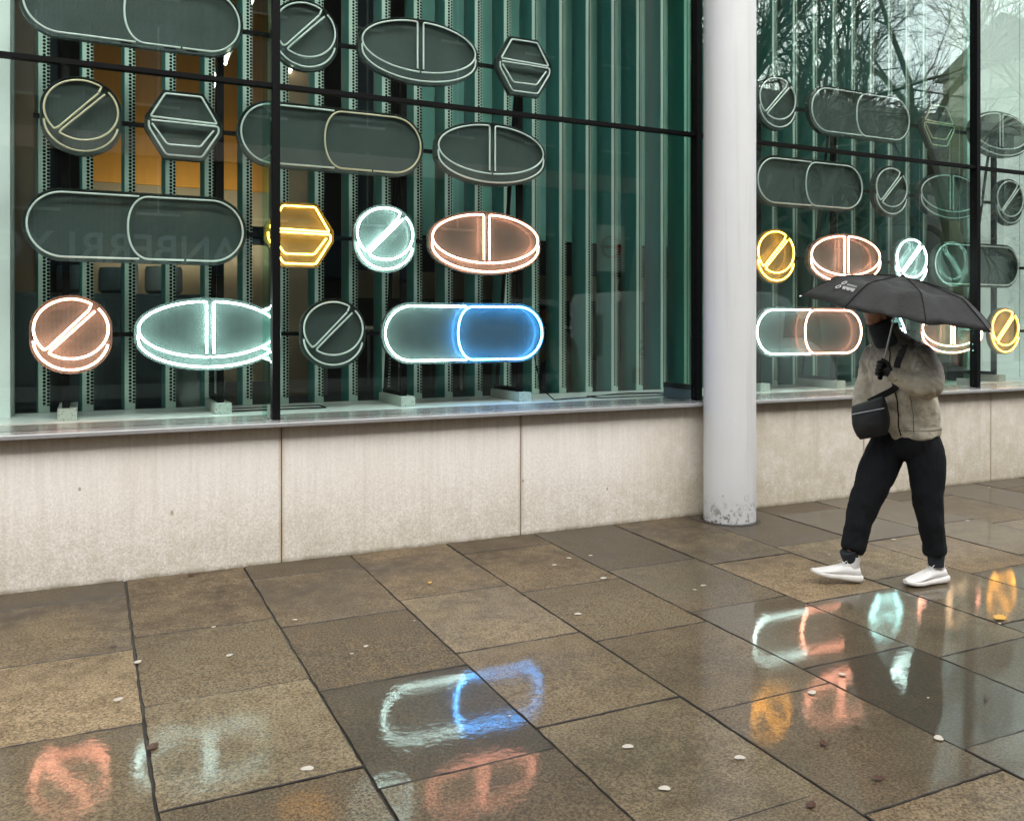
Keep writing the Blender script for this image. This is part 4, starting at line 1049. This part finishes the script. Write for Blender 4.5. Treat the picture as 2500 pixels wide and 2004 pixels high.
# strap: from the bag over the chest to the near shoulder and down the back
sp_ = [BC+rot @ Vector((.02, -.01, .11))]
for x, y, z in ((4.62, 4.02, 1.24), (4.60, 4.01, 1.32), (4.60, 4.0, 1.39), (4.63, 3.985, 1.46)):
    l, n_ = ray_to(jk, (4.2, y, z), (1, 0, 0)); sp_.append((l+Vector((-.006, 0, 0))) if l else Vector((x, y, z)))
for x, y in ((4.70, 3.985), (4.76, 3.98), (4.82, 3.985)):
    l, n_ = ray_to(jk, (x, y, 2.0), (0, 0, -1)); sp_.append((l+Vector((0, 0, .004))) if l else Vector((x, y, 1.53)))
for y, z in ((4.0, 1.40), (4.03, 1.25), (4.08, 1.10)):
    l, n_ = ray_to(jk, (5.3, y, z), (-1, 0, 0)); sp_.append((l+Vector((.004, 0, 0))) if l else Vector((4.95, y, z)))
l, n_ = ray_to(jk, (4.85, 4.8, 1.05), (0, -1, 0)); sp_.append(l+Vector((0, .006, 0)) if l else Vector((4.85, 4.36, 1.05)))
sp_.append(BC+rot @ Vector((.10, .03, .10)))
st_ = MB(); N = len(sp_); ring = []
fine = []
for i in range(N-1):
    for k in range(6): fine.append(sp_[i].lerp(sp_[i+1], k/6))
fine.append(sp_[-1])
for _ in range(3): fine = [fine[0]]+[(fine[i-1]+fine[i]*2+fine[i+1])/4 for i in range(1, len(fine)-1)]+[fine[-1]]
rgs = []
for i, p in enumerate(fine):
    t = (fine[min(i+1, len(fine)-1)]-fine[max(i-1, 0)]).normalized(); cen = Vector((4.80, 4.10, p.z))
    n_ = (p-cen); n_ = (n_-t*n_.dot(t)).normalized()
    if p.z > 1.44: n_ = ((Vector((0, 0, 1))*.7+n_*.3)); n_ = (n_-t*n_.dot(t)).normalized()
    w_ = t.cross(n_)*.020
    rgs.append([p+w_+n_*.0035, p-w_+n_*.0035, p-w_-n_*.002, p+w_-n_*.002])
st_.rings(rgs); st_.build('strap', 'strap', bg_, smooth=True)
# ---------------------------------------------------------------- leaves on the wet slabs
def leaf(x, y, rz, L, mat, label, curl=.25):
    mb = MB(); n = 9
    for i in range(n+1):
        t = i/n; w_ = L*.30*sin(pi*min(1, t*1.02))**.8*(1+.25*sin(t*26))+.0006
        z = curl*L*(t-.5)**2
        mb.v += [Vector((L*(t-.5), -w_, z+.10*w_)), Vector((L*(t-.5), 0, z)), Vector((L*(t-.5), w_*.85, z+.25*w_))]
        if i:
            b_ = 3*i
            for k in (0, 1): mb.quad(b_-3+k, b_+k, b_+k+1, b_-2+k)
    mb.tube([(L*.5, 0, curl*L*.25), (L*.72, .004, curl*L*.3)], .0009, 4)
    o = mb.build('fallen_leaf', mat); o.location = (x, y, gz(y)+.007); o.rotation_euler = (0, 0, rz)
    m_ = o.modifiers.new('t', 'SOLIDIFY'); m_.thickness = .0006
    tag(o, label, 'leaf', 'fallen leaves on the pavement')
for a in [(4.716, 3.34, .3, .115, 'leaf_yellow', 'yellow leaf lying on the wet slabs right of the rear shoe'),
          (.228, 3.768, .9, .07, 'leaf_brown', 'reddish brown leaf on the paving joint at the lower left'),
          (.115, 4.987, 0, .045, 'leaf_brown', 'tiny brown leaf on the slab at the far left'),
          (2.679, 2.663, 1, .05, 'leaf_brown', 'brown leaf on the big slab below the mirrored yellow sign'),
          (2.302, 2.346, .4, .055, 'leaf_brown', 'brown leaf lying at the bottom edge of the picture'),
          (2.663, 2.373, -.3, .055, 'leaf_brown', 'thin brown leaf low in the picture below the mirrored neon'),
          (1.975, 5.319, .6, .035, 'leaf_yellow', 'tiny pale leaf on the dark slab near the wall joint'),
          (.606, 6.12, .1, .05, 'leaf_brown', 'small brown leaf lying against the foot of the wall'),
          (3.675, 2.671, .7, .03, 'leaf_brown', 'tiny dark leaf on the wet slab at the lower right')]: leaf(*a)
# ---------------------------------------------------------------- camera, light
cam = bpy.data.cameras.new('camera'); co = bpy.data.objects.new('camera', cam); COL.objects.link(co)
co.location = (0, 0, 1.64); co.rotation_euler = (R(90), 0, -math.atan(892/1853.))
cam.sensor_width = 36; cam.lens = 1853/2156*36; cam.shift_y = -178/2156; cam.clip_end = 600; cam.clip_start = .05
sc.camera = co
w = bpy.data.worlds.new('World'); sc.world = w; w.use_nodes = True
nt = w.node_tree; nt.nodes.clear()
sky = nt.nodes.new('ShaderNodeTexSky'); sky.sky_type = 'NISHITA'; sky.sun_disc = False
EL, AZ = 34, 180
sky.sun_elevation = R(EL); sky.sun_rotation = R(AZ); sky.dust_density = 4; sky.air_density = 1.0; sky.ozone_density = 1.0
hs = nt.nodes.new('ShaderNodeHueSaturation'); hs.inputs['Saturation'].default_value = .22
bg = nt.nodes.new('ShaderNodeBackground'); bg.inputs[1].default_value = .15
ou = nt.nodes.new('ShaderNodeOutputWorld')
nt.links.new(sky.outputs[0], hs.inputs['Color']); nt.links.new(hs.outputs[0], bg.inputs[0]); nt.links.new(bg.outputs[0], ou.inputs[0])
sl = bpy.data.lights.new('sun', 'SUN'); sl.energy = 1.5; sl.angle = R(90); sl.color = (1, .97, .93)
so = bpy.data.objects.new('sun', sl); COL.objects.link(so)
# sun direction vector (towards the sun), same angles as the sky
dv = Vector((sin(R(AZ))*cos(R(EL)), cos(R(AZ))*cos(R(EL)), sin(R(EL))))
so.rotation_euler = dv.to_track_quat('Z', 'Y').to_euler()
sc.view_settings.view_transform = 'Standard'; sc.view_settings.look = 'None'; sc.view_settings.exposure = 1.88; sc.view_settings.gamma = 1
cy = sc.cycles
cy.max_bounces = 10; cy.diffuse_bounces = 4; cy.glossy_bounces = 5; cy.transparent_max_bounces = 40; cy.caustics_reflective = False; cy.sample_clamp_indirect = 8
cy.use_denoising = True
